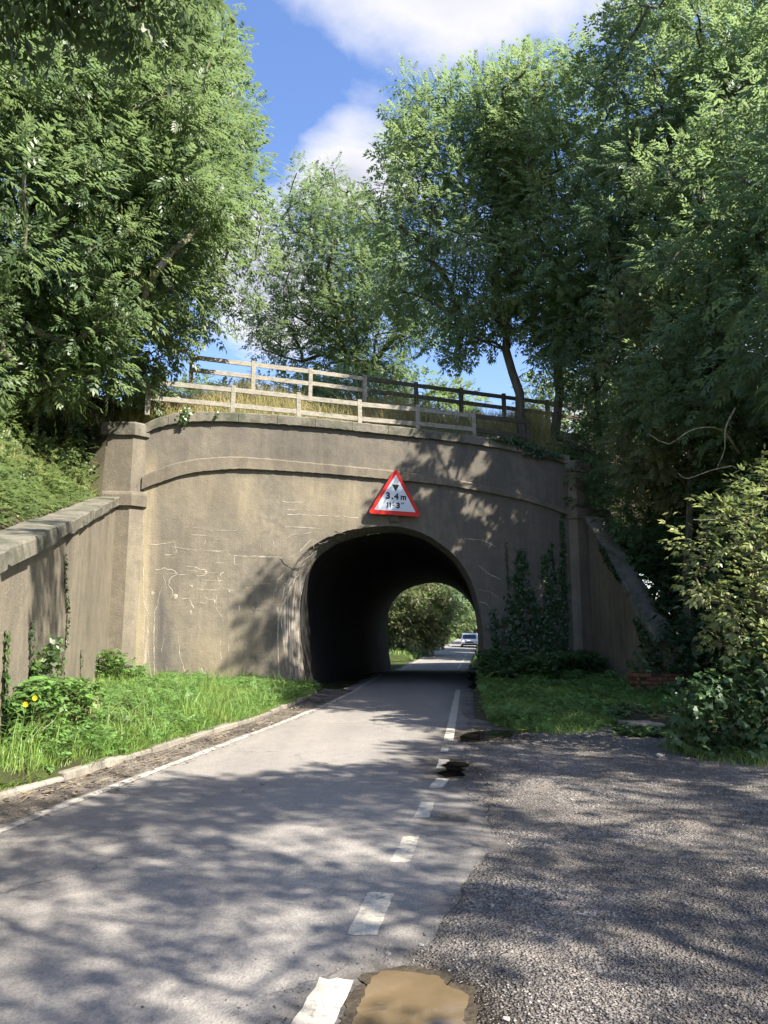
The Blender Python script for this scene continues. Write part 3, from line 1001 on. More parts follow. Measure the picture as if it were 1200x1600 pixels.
rows = []; NL = 30; sub = inner[::3]; na = len(sub)
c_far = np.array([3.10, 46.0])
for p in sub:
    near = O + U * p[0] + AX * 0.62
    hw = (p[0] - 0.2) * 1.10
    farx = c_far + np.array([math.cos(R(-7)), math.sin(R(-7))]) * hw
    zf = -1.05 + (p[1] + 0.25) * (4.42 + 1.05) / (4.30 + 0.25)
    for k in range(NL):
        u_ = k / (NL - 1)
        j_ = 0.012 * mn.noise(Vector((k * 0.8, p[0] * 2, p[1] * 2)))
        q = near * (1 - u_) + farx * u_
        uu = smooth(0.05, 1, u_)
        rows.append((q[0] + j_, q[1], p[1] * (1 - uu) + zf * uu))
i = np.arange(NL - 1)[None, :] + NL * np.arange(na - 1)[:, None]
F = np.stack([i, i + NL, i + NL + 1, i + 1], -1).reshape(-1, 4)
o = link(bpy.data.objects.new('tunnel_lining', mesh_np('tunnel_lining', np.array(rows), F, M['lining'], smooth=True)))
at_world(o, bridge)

# far portal wall
fd = np.array([math.cos(R(-7)), math.sin(R(-7))])
rows = []; pr = []
for p in sub:
    hw = (p[0] - 0.2) * 1.10
    zf = -1.05 + (p[1] + 0.25) * (4.42 + 1.05) / (4.30 + 0.25)
    q = c_far + fd * hw; pr.append((q[0], q[1], zf))
for a_, p in zip(pr, outl[::3]):
    q = c_far + fd * (p[0] * 1.25); rows += [a_, (q[0], q[1] + 0.001, p[1] * 1.0 - (0.8 if p[1] < 1 else 0))]
i = 2 * np.arange(na - 1)
F = np.stack([i, i + 2, i + 3, i + 1], -1)
o = link(bpy.data.objects.new('rear_wall', mesh_np('rear_wall', np.array(rows), F, M['trim']))); at_world(o, bridge)


def sweep_band(name, top, bot, f_out, f_in, mat, n, parent, s0=None, s1=None, slope=0.03, jit=0.006, cap=True, seed=0):
    """a moulding lying on the wall: section = (in,bot)(out,bot)(out,top-slope)(in,top)"""
    t_ = catmull(top, 300); b_ = catmull(bot, 300)
    s0 = top[0][0] if s0 is None else s0; s1 = top[-1][0] if s1 is None else s1
    rings = []
    for k in range(n + 1):
        s = s0 + (s1 - s0) * k / n
        zt = float(np.interp(s, t_[:, 0], t_[:, 1])); zb = float(np.interp(s, b_[:, 0], b_[:, 1]))
        j1 = jit * mn.noise(Vector((s * 3, seed, 0))); j2 = jit * mn.noise(Vector((s * 5, seed, 5))); j3 = jit * 1.5 * mn.noise(Vector((s * 9, seed, 9)))
        rings.append([P3(s, f_in, zb + 0.002), P3(s, f_out + j1, zb + j3), P3(s, f_out + j1 + 0.004, zt - slope + j2), P3(s, f_out - 0.03 + j1, zt + j2), P3(s, f_in, zt + j2)])
    mb = MB(); mb.loft(rings, True, cap)
    return mb.build(name, mat, parent)


sweep_band('string_course', STR_T, STR_B, 0.085, -0.06, M['trim'], 160, bridge, slope=0.04, jit=0.012)
# coping along the parapet, slab by slab
CT2 = [(s, z + 0.26 + (0.02 if s < -5 else 0)) for s, z in CTOP]
cuts = [-6.5, -5.92, -5.2, -4.1, -3.05, -2.0, -0.95, 0.1, 1.15, 2.2, 3.2, 4.1, 5.0, 5.8]
for k in range(len(cuts) - 1):
    dz = random.uniform(-0.008, 0.008)
    sweep_band('coping_stone', [(s, z + dz) for s, z in CT2], CTOP, 0.10 + random.uniform(-.006, .006), -0.42, M['coping'], 10, bridge,
               cuts[k] + 0.006, cuts[k + 1] - 0.006, slope=0.035, jit=0.02, seed=k)


# pillars at both ends: chamfered octagonal piers with a cap and a band
def scale_poly(poly, d):
    c = np.mean(poly, axis=0)
    return [tuple(c + (np.array(p) - c) * (1 + d / np.linalg.norm(np.array(p) - c))) for p in poly]

PL = [(-6.21, 18.84), (-6.48, 18.57), (-7.26, 18.55), (-7.60, 18.88), (-7.62, 19.4), (-7.2, 19.7), (-6.3, 19.5)]
PR = [(5.55, 21.99), (5.80, 21.91), (6.46, 22.30), (6.55, 22.75), (6.2, 23.1), (5.6, 22.9)]
for poly, ztop, label in ((PL, 6.95, 'l'), (PR, 6.72, 'r')):
    zb = 4.72 if label == 'l' else 4.90
    zt_ = 5.38 if label == 'l' else 5.30
    mb = MB(); mb.prism(poly, -0.3, zb + 0.1); mb.prism(scale_poly(poly, -0.012), zb + 0.1, ztop - 0.36)
    p_ = mb.build('pillar', M['wing'], bridge)
    mb = MB()
    big_ = scale_poly(poly, 0.085)
    n_ = len(poly)
    rings = [[(x, y, zb + 0.02) for x, y in big_], [(x, y, zb + 0.30) for x, y in big_], [(x, y, zb + 0.36) for x, y in scale_poly(poly, 0.05)], [(x, y, zb + 0.40) for x, y in poly]]
    mb.loft(rings); mb.build('pillar_band', M['trim'], p_)
    mb = MB()
    rings = [[(x, y, ztop - 0.36) for x, y in scale_poly(poly, 0.07)], [(x, y, ztop - 0.06) for x, y in scale_poly(poly, 0.075)], [(x, y, ztop - 0.01) for x, y in scale_poly(poly, 0.03)], [(x, y, ztop + 0.03) for x, y in scale_poly(poly, -0.25)]]
    mb.loft(rings); mb.build('pillar_cap', M['coping'], p_)

# lime-filled cracks as thin raised crusts, open cracks as dark grooves
CRACKS= [[(-6.07,3.13),(-5.95,3.14),(-5.84,3.18),(-5.76,3.14),(-5.65,3.15),(-5.58,3.1),(-5.52,3.02)],[(-6.07,3.03),(-5.95,3.04),(-5.79,3.03),(-5.63,3.05),(-5.52,3.02),(-5.41,3.01),(-5.25,3.02)],[(-5.52,3.02),(-5.63,2.97),(-5.7,2.88),(-5.73,2.75),(-5.63,2.62),(-5.61,2.51),(-5.66,2.41)],[(-5.33,3.24),(-5.09,3.23),(-4.96,3.16),(-4.83,3.16),(-4.76,3.08),(-4.86,3.01),(-5.05,2.99)],[(-5.35,3.14),(-5.15,3.12),(-4.99,3.11)],[(-4.76,3.08),(-4.5,3.07),(-4.44,2.99)],[(-4.34,3.11),(-4.42,3.06),(-4.44,3.0)],[(-4.93,2.87),(-4.69,2.87),(-4.37,2.88)],[(-4.55,2.99),(-4.46,2.87),(-4.44,2.75),(-4.42,2.69),(-4.29,2.66),(-4.06,2.63)],[(-5.04,2.65),(-4.81,2.64),(-4.52,2.63),(-4.42,2.69)],[(-4.42,2.69),(-4.5,2.57),(-4.52,2.34),(-4.49,2.11),(-4.42,2.03),(-4.33,1.92)],[(-5.62,2.51),(-5.51,2.43),(-5.35,2.4),(-5.21,2.41),(-5.03,2.41)],[(-5.21,2.41),(-5.15,2.3),(-5.07,2.15)],[(-4.87,2.53),(-4.79,2.45),(-4.72,2.39),(-4.52,2.4),(-4.22,2.41)],[(-4.72,2.39),(-4.78,2.29),(-4.99,2.31)],[(-6.36,3.25),(-6.34,2.64),(-6.3,2.26),(-6.21,2.06),(-6.16,1.97)],[(-6.16,1.97),(-6.05,2.03),(-5.97,2.23),(-5.95,2.45),(-5.89,2.68),(-5.78,2.77)],[(-6.16,1.97),(-6.19,1.68),(-6.18,1.36),(-6.12,0.89),(-6.04,0.41),(-6.01,0.1)],[(-6.04,2.1),(-6.02,1.36),(-5.98,0.73),(-5.92,0.16)],[(-5.44,1.52),(-5.4,1.2),(-5.37,0.94),(-5.28,0.72),(-5.2,0.46),(-5.13,0.21)],[(-5.08,0.37),(-4.97,0.08)],[(-4.85,0.65),(-4.77,0.55),(-4.68,0.47)],[(-3.94,0.67),(-3.88,0.54)],[(-4.38,1.36),(-4.36,1.03),(-4.34,0.85)],[(-4.11,3.55),(-3.86,3.54),(-3.35,3.54),(-2.91,3.54)],[(-4.09,3.53),(-4.08,3.3),(-3.95,3.31)],[(-4.72,3.65),(-4.19,3.66)],[(-5.87,3.52),(-5.65,3.52)],[(-2.85,2.95),(-2.95,2.93),(-2.96,2.69),(-3.03,2.59),(-3.03,2.35),(-3.12,2.28)],[(-3.14,2.28),(-2.82,2.28)],[(-3.59,2.21),(-3.53,2.15),(-3.38,2.16)],[(-3.37,2.82),(-3.13,2.83)],[(-3.83,2.71),(-3.4,2.72)],[(-2.92,2.25),(-2.89,1.68),(-2.9,1.35),(-2.85,0.69),(-2.78,0.07)],[(-5.43,4.25),(-5.06,4.25),(-4.72,4.19),(-4.31,4.2),(-3.86,4.23)],[(-5.23,4.07),(-4.71,4.04)],[(-6.27,3.76),(-5.98,3.79),(-5.65,3.86)],[(-5.78,3.74),(-5.45,3.71),(-5.31,3.68),(-4.91,3.66),(-4.29,3.62),(-4.18,3.54)],[(-5.87,3.53),(-5.64,3.52)],[(-2.85,5.04),(-2.26,5.05)],[(-2.81,4.83),(-2.19,4.84),(-2.04,4.81)],[(-2.83,4.37),(-1.89,4.36)],[(-2.73,4.7),(-2.4,4.71)],[(-6.49,6.17),(-6.43,4.76),(-6.36,3.04)],[(-3.24,3.52),(-2.53,3.47)],[(-2.49,4.71),(-1.75,4.7),(-1.24,4.71),(-0.74,4.68)],[(-2.79,4.35),(-2.16,4.36),(-2.01,4.34),(-1.67,4.36)],[(-2.89,3.94),(-2.58,4.15),(-2.3,4.17),(-1.99,4.25)],[(-2.04,4.04),(-2.16,3.93),(-2.28,3.79),(-2.36,3.69)],[(-2.0,4.09),(-1.98,3.89),(-1.97,3.78)],[(-2.36,3.67),(-2.57,3.57),(-2.76,3.48)],[(-3.18,3.52),(-2.98,3.53),(-2.77,3.54)],[(-1.89,3.75),(-2.08,3.59),(-2.25,3.46),(-2.39,3.37),(-2.47,3.28)],[(-2.73,3.19),(-2.83,3.03),(-2.95,2.9),(-2.96,2.73),(-3.03,2.59)],[(-2.35,3.11),(-2.49,2.94),(-2.55,2.73),(-2.65,2.59),(-2.75,2.36),(-2.83,2.15),(-2.89,1.85),(-2.9,1.48),(-2.89,1.02),(-2.85,0.36),(-2.73,0.03)],[(-1.9,4.08),(-1.82,3.92),(-1.56,4.02)],[(-3.13,4.13),(-3.09,3.99),(-3.03,3.72)],[(2.82,3.45),(3.1,3.22),(3.51,3.04)],[(2.76,2.76),(3.17,2.69),(3.37,2.54)],[(2.8,2.4),(3.0,2.38),(3.16,2.19),(3.17,2.04)],[(2.38,4.21),(2.96,4.18),(3.37,4.0)],[(-3.59,6.2),(-2.14,6.23),(0.16,6.23),(1.76,6.13),(3.42,6.06),(4.71,5.85),(5.58,5.52)]]
DARK= [[(-2.89,3.51),(-2.77,3.36),(-2.6,3.26),(-2.47,3.19),(-2.34,3.22)],[(-1.42,4.28),(-1.29,4.25),(-1.08,4.22)]]
BLOBS= [(-6.11,2.55,0.099,0.073),(-5.15,2.74,0.092,0.053),(-5.53,2.48,0.116,0.099),(-4.56,2.34,0.046,0.083),(-5.14,2.07,0.046,0.083),(-3.92,2.2,0.046,0.132),(-6.16,1.55,0.04,0.198),(-4.81,3.1,0.066,0.066),(-4.19,2.61,0.083,0.033)]



def crust(name, line, wid, mat, hgt=0.0035, off=0.0):
    pts = []
    for (a_, b_), (c_, d_) in zip(line[:-1], line[1:]):
        n_ = max(2, int(math.hypot(c_ - a_, d_ - b_) / 0.035))
        for k in range(n_):
            u_ = k / n_
            pts.append((a_ + (c_ - a_) * u_ + random.uniform(-.009, .009), b_ + (d_ - b_) * u_ + random.uniform(-.009, .009)))
    pts.append(line[-1])
    mb = MB(); vs = []
    n_ = len(pts)
    for k, (s, z) in enumerate(pts):
        a_ = pts[max(0, k - 1)]; b_ = pts[min(n_ - 1, k + 1)]
        d = np.array([b_[0] - a_[0], b_[1] - a_[1]]); d /= (np.linalg.norm(d) + 1e-9)
        pn = np.array([-d[1], d[0]])
        w_ = wid * (0.35 + 0.9 * abs(mn.noise(Vector((s * 4, z * 4, 1)))) * 1.8 + random.uniform(0, .25)) * (0.3 if k in (0, n_ - 1) else 1)
        f0 = 0.010 * mn.noise(Vector((s * 0.9, z * 0.9, 3))) + 0.004 * mn.noise(Vector((s * 5, z * 5, 7))) + off
        vs += [P3(s + pn[0] * w_, f0 + 0.0005, z + pn[1] * w_), P3(s, f0 + hgt + 0.002, z), P3(s - pn[0] * w_, f0 + 0.0005, z - pn[1] * w_)]
    fs = []
    for k in range(n_ - 1):
        fs += [(3 * k, 3 * k + 1, 3 * k + 4, 3 * k + 3), (3 * k + 1, 3 * k + 2, 3 * k + 5, 3 * k + 4)]
    mb.add(vs, fs)
    return mb.build(name, mat, bridge)


for k, L_ in enumerate(CRACKS):
    if L_[0][1] > 5.5 and len(L_) > 6:
        continue
    crust('lime_crack', L_, 0.008 if k % 3 else 0.014, M['lime'], 0.004)
for L_ in DARK:
    crust('open_crack', L_, 0.014, M['crack'], 0.003)
for k in range(26):      # small lime dribbles scattered over the render
    s = random.uniform(-6.2, -1.2); z = random.uniform(0.5, 5.2)
    if math.hypot(s - 0.06, z - 2.2) < 2.75: continue
    if random.random() < .6:
        crust('lime_crack', [(s, z), (s + random.uniform(.1, .45), z + random.uniform(-.02, .02))], 0.005, M['lime'], 0.003)
    else:
        crust('lime_crack', [(s, z), (s + random.uniform(-.05, .12), z - random.uniform(.15, .4))], 0.007, M['lime'], 0.003)
for s, z, rx, rz in BLOBS:
    mb = MB(); n_ = 14
    vs = []
    for k in range(n_):
        a_ = 2 * math.pi * k / n_; r_ = random.uniform(0.5, 1.0) * (1.5 if a_ > math.pi * 1.35 and a_ < math.pi * 1.65 else 0.8)
        vs.append(P3(s + rx * r_ * math.cos(a_) * 0.8, 0.004, z + rz * r_ * math.sin(a_) * 0.8))
    vs.append(P3(s, 0.010, z))
    mb.add(vs, [((k + 1) % n_, k, n_) for k in range(n_)])
    mb.build('lime_patch', M['lime'], bridge)


# ------------------------------------------------------------------ wing walls
def wing(label, x0, y0, dx, dy, z0, slope, L, side, slabL, z_base):
    """side=+1: face looks to +x (left wing), -1: face looks to -x (right wing)"""
    w_ = empty('wing_wall', (x0, y0, 0), label, 'wall')
    n_ = 60; m_ = 26
    rows = []
    for k in range(n_ + 1):
        t_ = L * k / n_
        top = z0 - slope * t_ - 0.24
        for j in range(m_ + 1):
            z = z_base + (top - z_base) * j / m_
            off = 0.012 * mn.noise(Vector((t_ * 0.9, z * 0.9, x0)))
            rows.append((x0 + dx * t_ + side * off, y0 + dy * t_, z))
    i = np.arange(m_)[None, :] + (m_ + 1) * np.arange(n_)[:, None]
    F = np.stack([i, i + 1, i + m_ + 2, i + m_ + 1], -1).reshape(-1, 4)
    if side > 0: F = F[:, ::-1]
    fo = link(bpy.data.objects.new('wall_face', mesh_np('wall_face', np.array(rows), F, M['wing'], smooth=True))); at_world(fo, w_)
    # body behind the face
    mb = MB(); th = 0.45
    nx_, ny_ = (dy, -dx)     # perpendicular
    if nx_ * side > 0: nx_, ny_ = -nx_, -ny_
    a = (x0 + nx_ * 0.03, y0 + ny_ * 0.03); b_ = (x0 + dx * L + nx_ * 0.03, y0 + dy * L + ny_ * 0.03)
    c_ = (b_[0] + nx_ * th, b_[1] + ny_ * th); d_ = (a[0] + nx_ * th, a[1] + ny_ * th)
    zt0, zt1 = z0 - 0.26, z0 - slope * L - 0.26
    mb.add([a + (z_base,), b_ + (z_base,), c_ + (z_base,), d_ + (z_base,), a + (zt0,), b_ + (zt1,), c_ + (zt1,), d_ + (zt0,)],
           [(0, 1, 2, 3), (4, 5, 6, 7), (0, 1, 5, 4), (1, 2, 6, 5), (2, 3, 7, 6), (3, 0, 4, 7)])
    mb.build('wall_core', M['wing'], w_)
    # coping slabs
    t_ = 0.02; k = 0
    while t_ < L - 0.1:
        ln = min(slabL * random.uniform(0.85, 1.15), L - t_)
        tm = t_ + ln / 2
        cx, cy = x0 + dx * tm + nx_ * 0.17, y0 + dy * tm + ny_ * 0.17
        cz = z0 - slope * tm - 0.10 + random.uniform(-.012, .012)
        mb = MB()
        pitch = math.atan(slope)
        rot = Matrix.Rotation(math.atan2(dy, dx), 3, 'Z') @ Matrix.Rotation(pitch, 3, 'Y')
        mb.bevbox((0, 0, 0), ((ln - 0.02) / math.cos(pitch), 0.54, 0.21), 0.022, rot @ Matrix.Rotation(random.uniform(-.02, .02), 3, 'Y') @ Matrix.Rotation(random.uniform(-.015, .015), 3, 'Z'), 0.018)
        so_ = mb.build('coping_stone', M['coping'], w_, world=False)
        so_.location = (cx - x0, cy - y0, cz)
        t_ += ln; k += 1
    return w_


wing('sunlit concrete wing wall with sloping stone coping left of the tunnel', -6.83, 18.57, 0.2588, -0.9659, 4.98, 0.222, 19.0, 1, 1.25, -0.3)
wing('shaded concrete wing wall with steep mossy coping right of the tunnel', 6.12, 22.0, 0.03, -1.0, 5.05, 0.74, 5.0, -1, 1.1, -0.3)

# brick stub at the foot of the right wing wall: bricks laid one by one
pier = empty('brick_pier', (6.2, 16.9, 0), 'crumbling low orange brick pier at the foot of the right wing wall', 'brick pier')
bm_ = MB(); bm_.bevbox((0, 0, 0), (0.218, 0.104, 0.068), 0.006, None, 0.003); brick_me = bm_.mesh('brick', M['brick'])
mb = MB(); mb.box((6.25, 16.85, 0.28), (1.24, 0.50, 0.80)); mb.build('mortar', M['slope'], pier)
for row in range(9):
    z = 0.0 + row * 0.078
    for k in range(6):
        x = 5.74 + k * 0.23 + (0.115 if row % 2 else 0)
        if row > 6 and (k > 3 or random.random() < .3): continue
        for yy in (16.58,):
            o = bpy.data.objects.new('brick', brick_me); link(o, pier)
            o.location = (x - 6.2 + random.uniform(-.006, .006), yy - 16.9 + random.uniform(-.012, .01), z); o.rotation_euler = (0, 0, random.uniform(-.02, .02))
    for k in range(4):
        o = bpy.data.objects.new('brick', brick_me); link(o, pier)
        o.location = (5.62 - 6.2 + random.uniform(-.01, .01), 16.70 + k * 0.125 - 16.9 + (0.05 if row % 2 else 0), z); o.rotation_euler = (0, 0, R(90) if row % 2 else random.uniform(-.02, .02))

# ================================================================== EMBANKMENT
def ridge(s, f):
    """level of the railway embankment; f<0 behind the wall face"""
    b0 = -f
    if b0 > 0:
        up = 6.75 + 1.75 * smooth(0.5, 2.6, b0) + 0.15 * math.sin(s * 1.3)
        up -= 8.5 * smooth(20, 40, b0) if abs(s) > 7 else 0
        return up
    return 6.75


def bank(x, y, side):
    s, f = sf(x, y)
    if f <= 0:
        return ridge(s, f)
    if side < 0:
        h = 4.98 - 0.222 * f - 0.20
        out = max(0, -7.4 - s)
        h = h + 0.62 * out
        top = 6.75 - 0.0 * f
        h = min(h, top + 0.3)
        return max(-0.05, h) + 0.12 * mn.noise(Vector((x, y, 9)))
    h = 4.9 - 0.74 * f
    out = max(0, s - 6.9)
    h = h + 0.55 * out
    return max(-0.04, min(h, 6.9 - 0.42 * f)) + 0.12 * mn.noise(Vector((x, y, 9)))


def bank_mesh(name, ss, ff, side, mat, label):
    rows = []
    for f in ff:
        for s in ss:
            x, y, _ = P3(s, f, 0)
            rows.append((x, y, bank(x, y, side)))
    i = np.arange(len(ss) - 1)[None, :] + len(ss) * np.arange(len(ff) - 1)[:, None]
    F = np.stack([i, i + 1, i + 1 + len(ss), i + len(ss)], -1).reshape(-1, 4)
    o = link(bpy.data.objects.new(name, mesh_np(name, np.array(rows), F, mat, smooth=True)))
    return tag(o, label, kind='structure')


bank_mesh('embankment', np.arange(-7.3, 6.6, 0.35), -np.r_[np.arange(0.30, 4, 0.25), np.arange(4, 26.1, 1.0)][::-1], 0, M['drysoil'], 'grassy railway embankment over the tunnel')
ffs = np.r_[np.arange(-26, -2, 1.5), np.arange(-2, 22, 0.5)]
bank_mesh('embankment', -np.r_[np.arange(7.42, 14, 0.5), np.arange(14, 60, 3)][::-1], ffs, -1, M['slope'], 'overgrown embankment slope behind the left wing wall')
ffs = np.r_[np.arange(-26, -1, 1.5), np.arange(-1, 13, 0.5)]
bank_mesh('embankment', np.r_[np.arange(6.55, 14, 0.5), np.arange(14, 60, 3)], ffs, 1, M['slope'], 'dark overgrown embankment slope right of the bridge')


# ------------------------------------------------------------------ fences
def fence(label, s_list, f, zt, post_h, rails, mat_for, slope_ang=15.0, ori=(0.0, 20.5)):
    ua = np.array([math.cos(R(slope_ang)), math.sin(R(slope_ang))])
    nf = np.array([ua[1], -ua[0]])
    def Q(s): return np.array(ori) + ua * s + nf * f
    q0 = Q(s_list[0])
    fe = empty('fence', (q0[0], q0[1], zt(s_list[0]) - post_h), label, 'fence')
    for s in s_list:
        q = Q(s)
        mb = MB()
        lean = Matrix.Rotation(random.uniform(-.02, .02), 3, 'Y') @ Matrix.Rotation(R(slope_ang) + random.uniform(-.05, .05), 3, 'Z')
        mb.bevbox((q[0], q[1], zt(s) - post_h / 2), (0.125, 0.105, post_h), 0.008, lean, 0.002)
        mb.build('post', mat_for(s), fe)
    for a_, b_ in zip(s_list[:-1], s_list[1:]):
        for dz in rails:
            qa, qb = Q(a_ - 0.02), Q(b_ + 0.02)
            off = nf * 0.072 if True else 0
            qa = qa + nf * 0.0; qb = qb + nf * 0.0
            za, zb_ = zt(a_) - dz + random.uniform(-.008, .008), zt(b_) - dz + random.uniform(-.008, .008)
            mb = MB(); c_ = (qa + qb) / 2 + nf * 0.022
            L_ = math.hypot(np.linalg.norm(qb - qa), zb_ - za)
            rot = Matrix.Rotation(R(slope_ang), 3, 'Z') @ Matrix.Rotation(-math.atan2(zb_ - za, np.linalg.norm(qb - qa)), 3, 'Y')
            mb.bevbox((c_[0], c_[1], (za + zb_) / 2), (L_ - 0.13, 0.042, 0.135), 0.006, rot, 0.003)
            mb.build('rail', mat_for((a_ + b_) / 2), fe)
    return fe


ztf = lambda s: float(np.interp(s, [-6.3, -4.47, -2.64, -0.86, 0.9, 2.68, 6], [8.36, 8.33, 8.28, 8.22, 8.20, 8.14, 8.02]))
fence('pale silvery timber post and rail fence just behind the parapet', [-6.72, -4.47, -2.64, -0.86, 0.9, 2.68, 4.46], 0.0, ztf, 1.05, (0.13, 0.57),
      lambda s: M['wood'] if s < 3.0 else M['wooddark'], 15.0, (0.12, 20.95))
ztb = lambda s: float(np.interp(s, [-6.6, -3, 0.5, 3.6, 6, 9], [9.72, 9.67, 9.60, 9.53, 9.45, 9.3]))
fence('second timber fence higher up the bank behind the dry grass', [-6.63, -4.81, -3.04, -1.28, 0.47, 2.06, 3.64, 5.3, 7.0], 0.0, ztb, 1.10, (0.12, 0.50),
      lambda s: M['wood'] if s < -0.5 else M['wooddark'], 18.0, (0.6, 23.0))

# ================================================================== FOLIAGE
def unit(a):
    return a / (np.linalg.norm(a, axis=-1, keepdims=True) + 1e-9)


def leaf_quads(base, d, side, L, Wd, up, fold=0.12, two=False):
    """rhombus leaf as one quad, folded a little by lowering the tip"""
    base, d, side, up = map(np.array, (base, d, side, up))
    tip = base + d * L - up * L * 0.12
    m = base + d * L * 0.42 + up * L * fold * 0.5
    return [base, m + side * Wd / 2, tip, m - side * Wd / 2]


def spray_ash(pairs=3, L=0.40, Wd=0.15):
    V = []
    up = np.array([0, 0, 1.0])
    for i_ in range(pairs):
        x = 0.22 + 0.62 * i_ / max(1, pairs - 1) * 0.95
        z = -0.10 * x * x
        for sg in (-1, 1):
            a = R(52 - 8 * i_)
            d = np.array([math.cos(a), sg * math.sin(a), -0.15]); d /= np.linalg.norm(d)
            sd = np.cross(up, d); sd /= np.linalg.norm(sd)
            V += leaf_quads((x, 0, z), d, sd, L * (0.9 if i_ == 0 else 1), Wd, up)
    V += leaf_quads((0.82, 0, -0.07), (1, 0, -0.2), (0, 1, 0), L, Wd, up)
    return np.array(V)


def spray_alt(n=5, L=0.42, Wd=0.26, ang=55):
    V = []; up = np.array([0, 0, 1.0])
    for i_ in range(n):
        x = 0.1 + 0.75 * i_ / n
        sg = 1 if i_ % 2 else -1
        a = R(ang - 6 * i_)
        d = np.array([math.cos(a), sg * math.sin(a), 0.15 * math.sin(i_ * 2.1)]); d /= np.linalg.norm(d)
        sd = np.cross(up, d); sd /= np.linalg.norm(sd)
        V += leaf_quads((x, 0, -0.05 * x), d, sd, L, Wd, up)
    V += leaf_quads((0.8, 0, -0.05), (1, 0, -0.1), (0, 1, 0), L, Wd, up)
    return np.array(V)


def spray_trefoil(L=0.62, Wd=0.46):
    V = []; up = np.array([0, 0, 1.0])
    for a in (-70, 0, 70):
        d = np.array([math.cos(R(a)), math.sin(R(a)), -0.1]); d /= np.linalg.norm(d)
        sd = np.cross(up, d); sd /= np.linalg.norm(sd)
        V += leaf_quads((0.3, 0, 0), d, sd, L, Wd, up)
    return np.array(V)


def spray_single(L=1.0, Wd=0.72):
    return np.array(leaf_quads((0, 0, 0), (1, 0, 0), (0, 1, 0), L, Wd, (0, 0, 1)))


SPR = {'ash': [spray_ash(3), spray_ash(4, 0.36, 0.12)], 'alt': [spray_alt(5)], 'elder': [spray_ash(2, 0.46, 0.22)],
       'tre': [spray_trefoil()], 'one': [spray_single()], 'haw': [spray_alt(6, 0.34, 0.27, 65)]}


def place_sprays(pos, d, up, size, kind, rnd, clump):
    """returns V,F,rnd,clump for sprays at pos with direction d and leaf-plane normal near up"""
    outV = []; outR = []; outC = []; nv = 0
    T_all = SPR[kind]
    pick = rng.integers(0, len(T_all), len(pos))
    for ti, T in enumerate(T_all):
        mk = pick == ti
        if not mk.any(): continue
        p, dd, uu, sz = pos[mk], unit(d[mk]), up[mk], size[mk]
        yv = unit(np.cross(uu, dd)); zv = np.cross(dd, yv)
        V = (T[None, :, 0:1] * dd[:, None, :] + T[None, :, 1:2] * yv[:, None, :] + T[None, :, 2:3] * zv[:, None, :]) * sz[:, None, None] + p[:, None, :]
        nq = len(T) // 4
        outV.append(V.reshape(-1, 3))
        r_ = np.clip(np.repeat(rnd[mk], nq) + rng.normal(0, 0.10, mk.sum() * nq), 0, 0.97)
        outR.append(r_); outC.append(np.repeat(clump[mk], nq))
    V = np.concatenate(outV); F = np.arange(len(V)).reshape(-1, 4)
    return V, F, np.concatenate(outR), np.concatenate(outC)


def land(p):
    """where the shadow of a point at p falls: ('w', s, z) on the bridge wall, ('l', t, z) on the left wing, or ('g', x, y)"""
    s, f = sf(p[0], p[1])
    su = SUN[0] * U[0] + SUN[1] * U[1]; fu = SUN[0] * N[0] + SUN[1] * N[1]
    if f > 0:
        t_ = f / fu
        z = p[2] - SUN[2] * t_; s2 = s - su * t_
        tw = (s + 7.1) / su      # distance to the left wing plane s=-7.1
        if 0 < tw < t_:
            zl = p[2] - SUN[2] * tw; fl = f - fu * tw
            if 0 < zl < 4.9 - 0.235 * fl: return ('l', fl, zl)
        if z > 0 and z < 8.4 and -7.6 < s2 < 6.5: return ('w', s2, z)
    tg = p[2] / SUN[2]
    gx, gy = p[0] - SUN[0] * tg, p[1] - SUN[1] * tg
    return ('g', gx, gy)


ELD = np.array([4.9, 9.9, 2.6])


# gaps in the crowns through which the sun reaches the right half of the wall: (s, z, half width, half height)
GAPS = [(0.8, 6.93, 0.19, 0.27), (1.11, 6.65, 0.15, 0.19), (1.85, 6.85, 0.15, 0.38), (3.1, 6.81, 0.15, 0.49), (2.88, 6.34, 0.15, 0.38), (2.26, 6.24, 0.19, 0.19), (2.35, 5.64, 0.27, 0.3),
        (3.06, 5.2, 0.34, 0.27), (3.23, 4.73, 0.27, 0.19), (2.28, 4.12, 0.13, 0.21), (2.55, 4.99, 0.19, 0.15), (4.11, 4.94, 0.23, 0.15), (1.89, 3.71, 0.11, 0.15), (3.11, 4.17, 0.15, 0.15),
        (1.73, 6.08, 0.15, 0.15), (0.23, 6.74, 0.11, 0.23), (1.14, 5.49, 0.19, 0.15), (4.17, 5.63, 0.19, 0.11)]


def gaps(P):
    d = P[:, :2] - O
    s, f = d @ U, d @ N
    su = SUN[0] * U[0] + SUN[1] * U[1]; fu = SUN[0] * N[0] + SUN[1] * N[1]
    t_ = f / fu
    z = P[:, 2] - SUN[2] * t_; s2 = s - su * t_
    out = np.zeros(len(P), bool)
    for gs, gz_, rs, rz in GAPS:
        out |= (((s2 - gs) / (rs + 0.13)) ** 2 + ((z - gz_) / (rz + 0.13)) ** 2 < 1)
    return out & (f > 0)


def lit_zone(p):
    return lit1(p) or lit1(p + np.array([0.4, 0, 0])) or lit1(p + np.array([-0.4, 0.2, 0])) or lit1(p + np.array([0, -0.4, 0.2]))


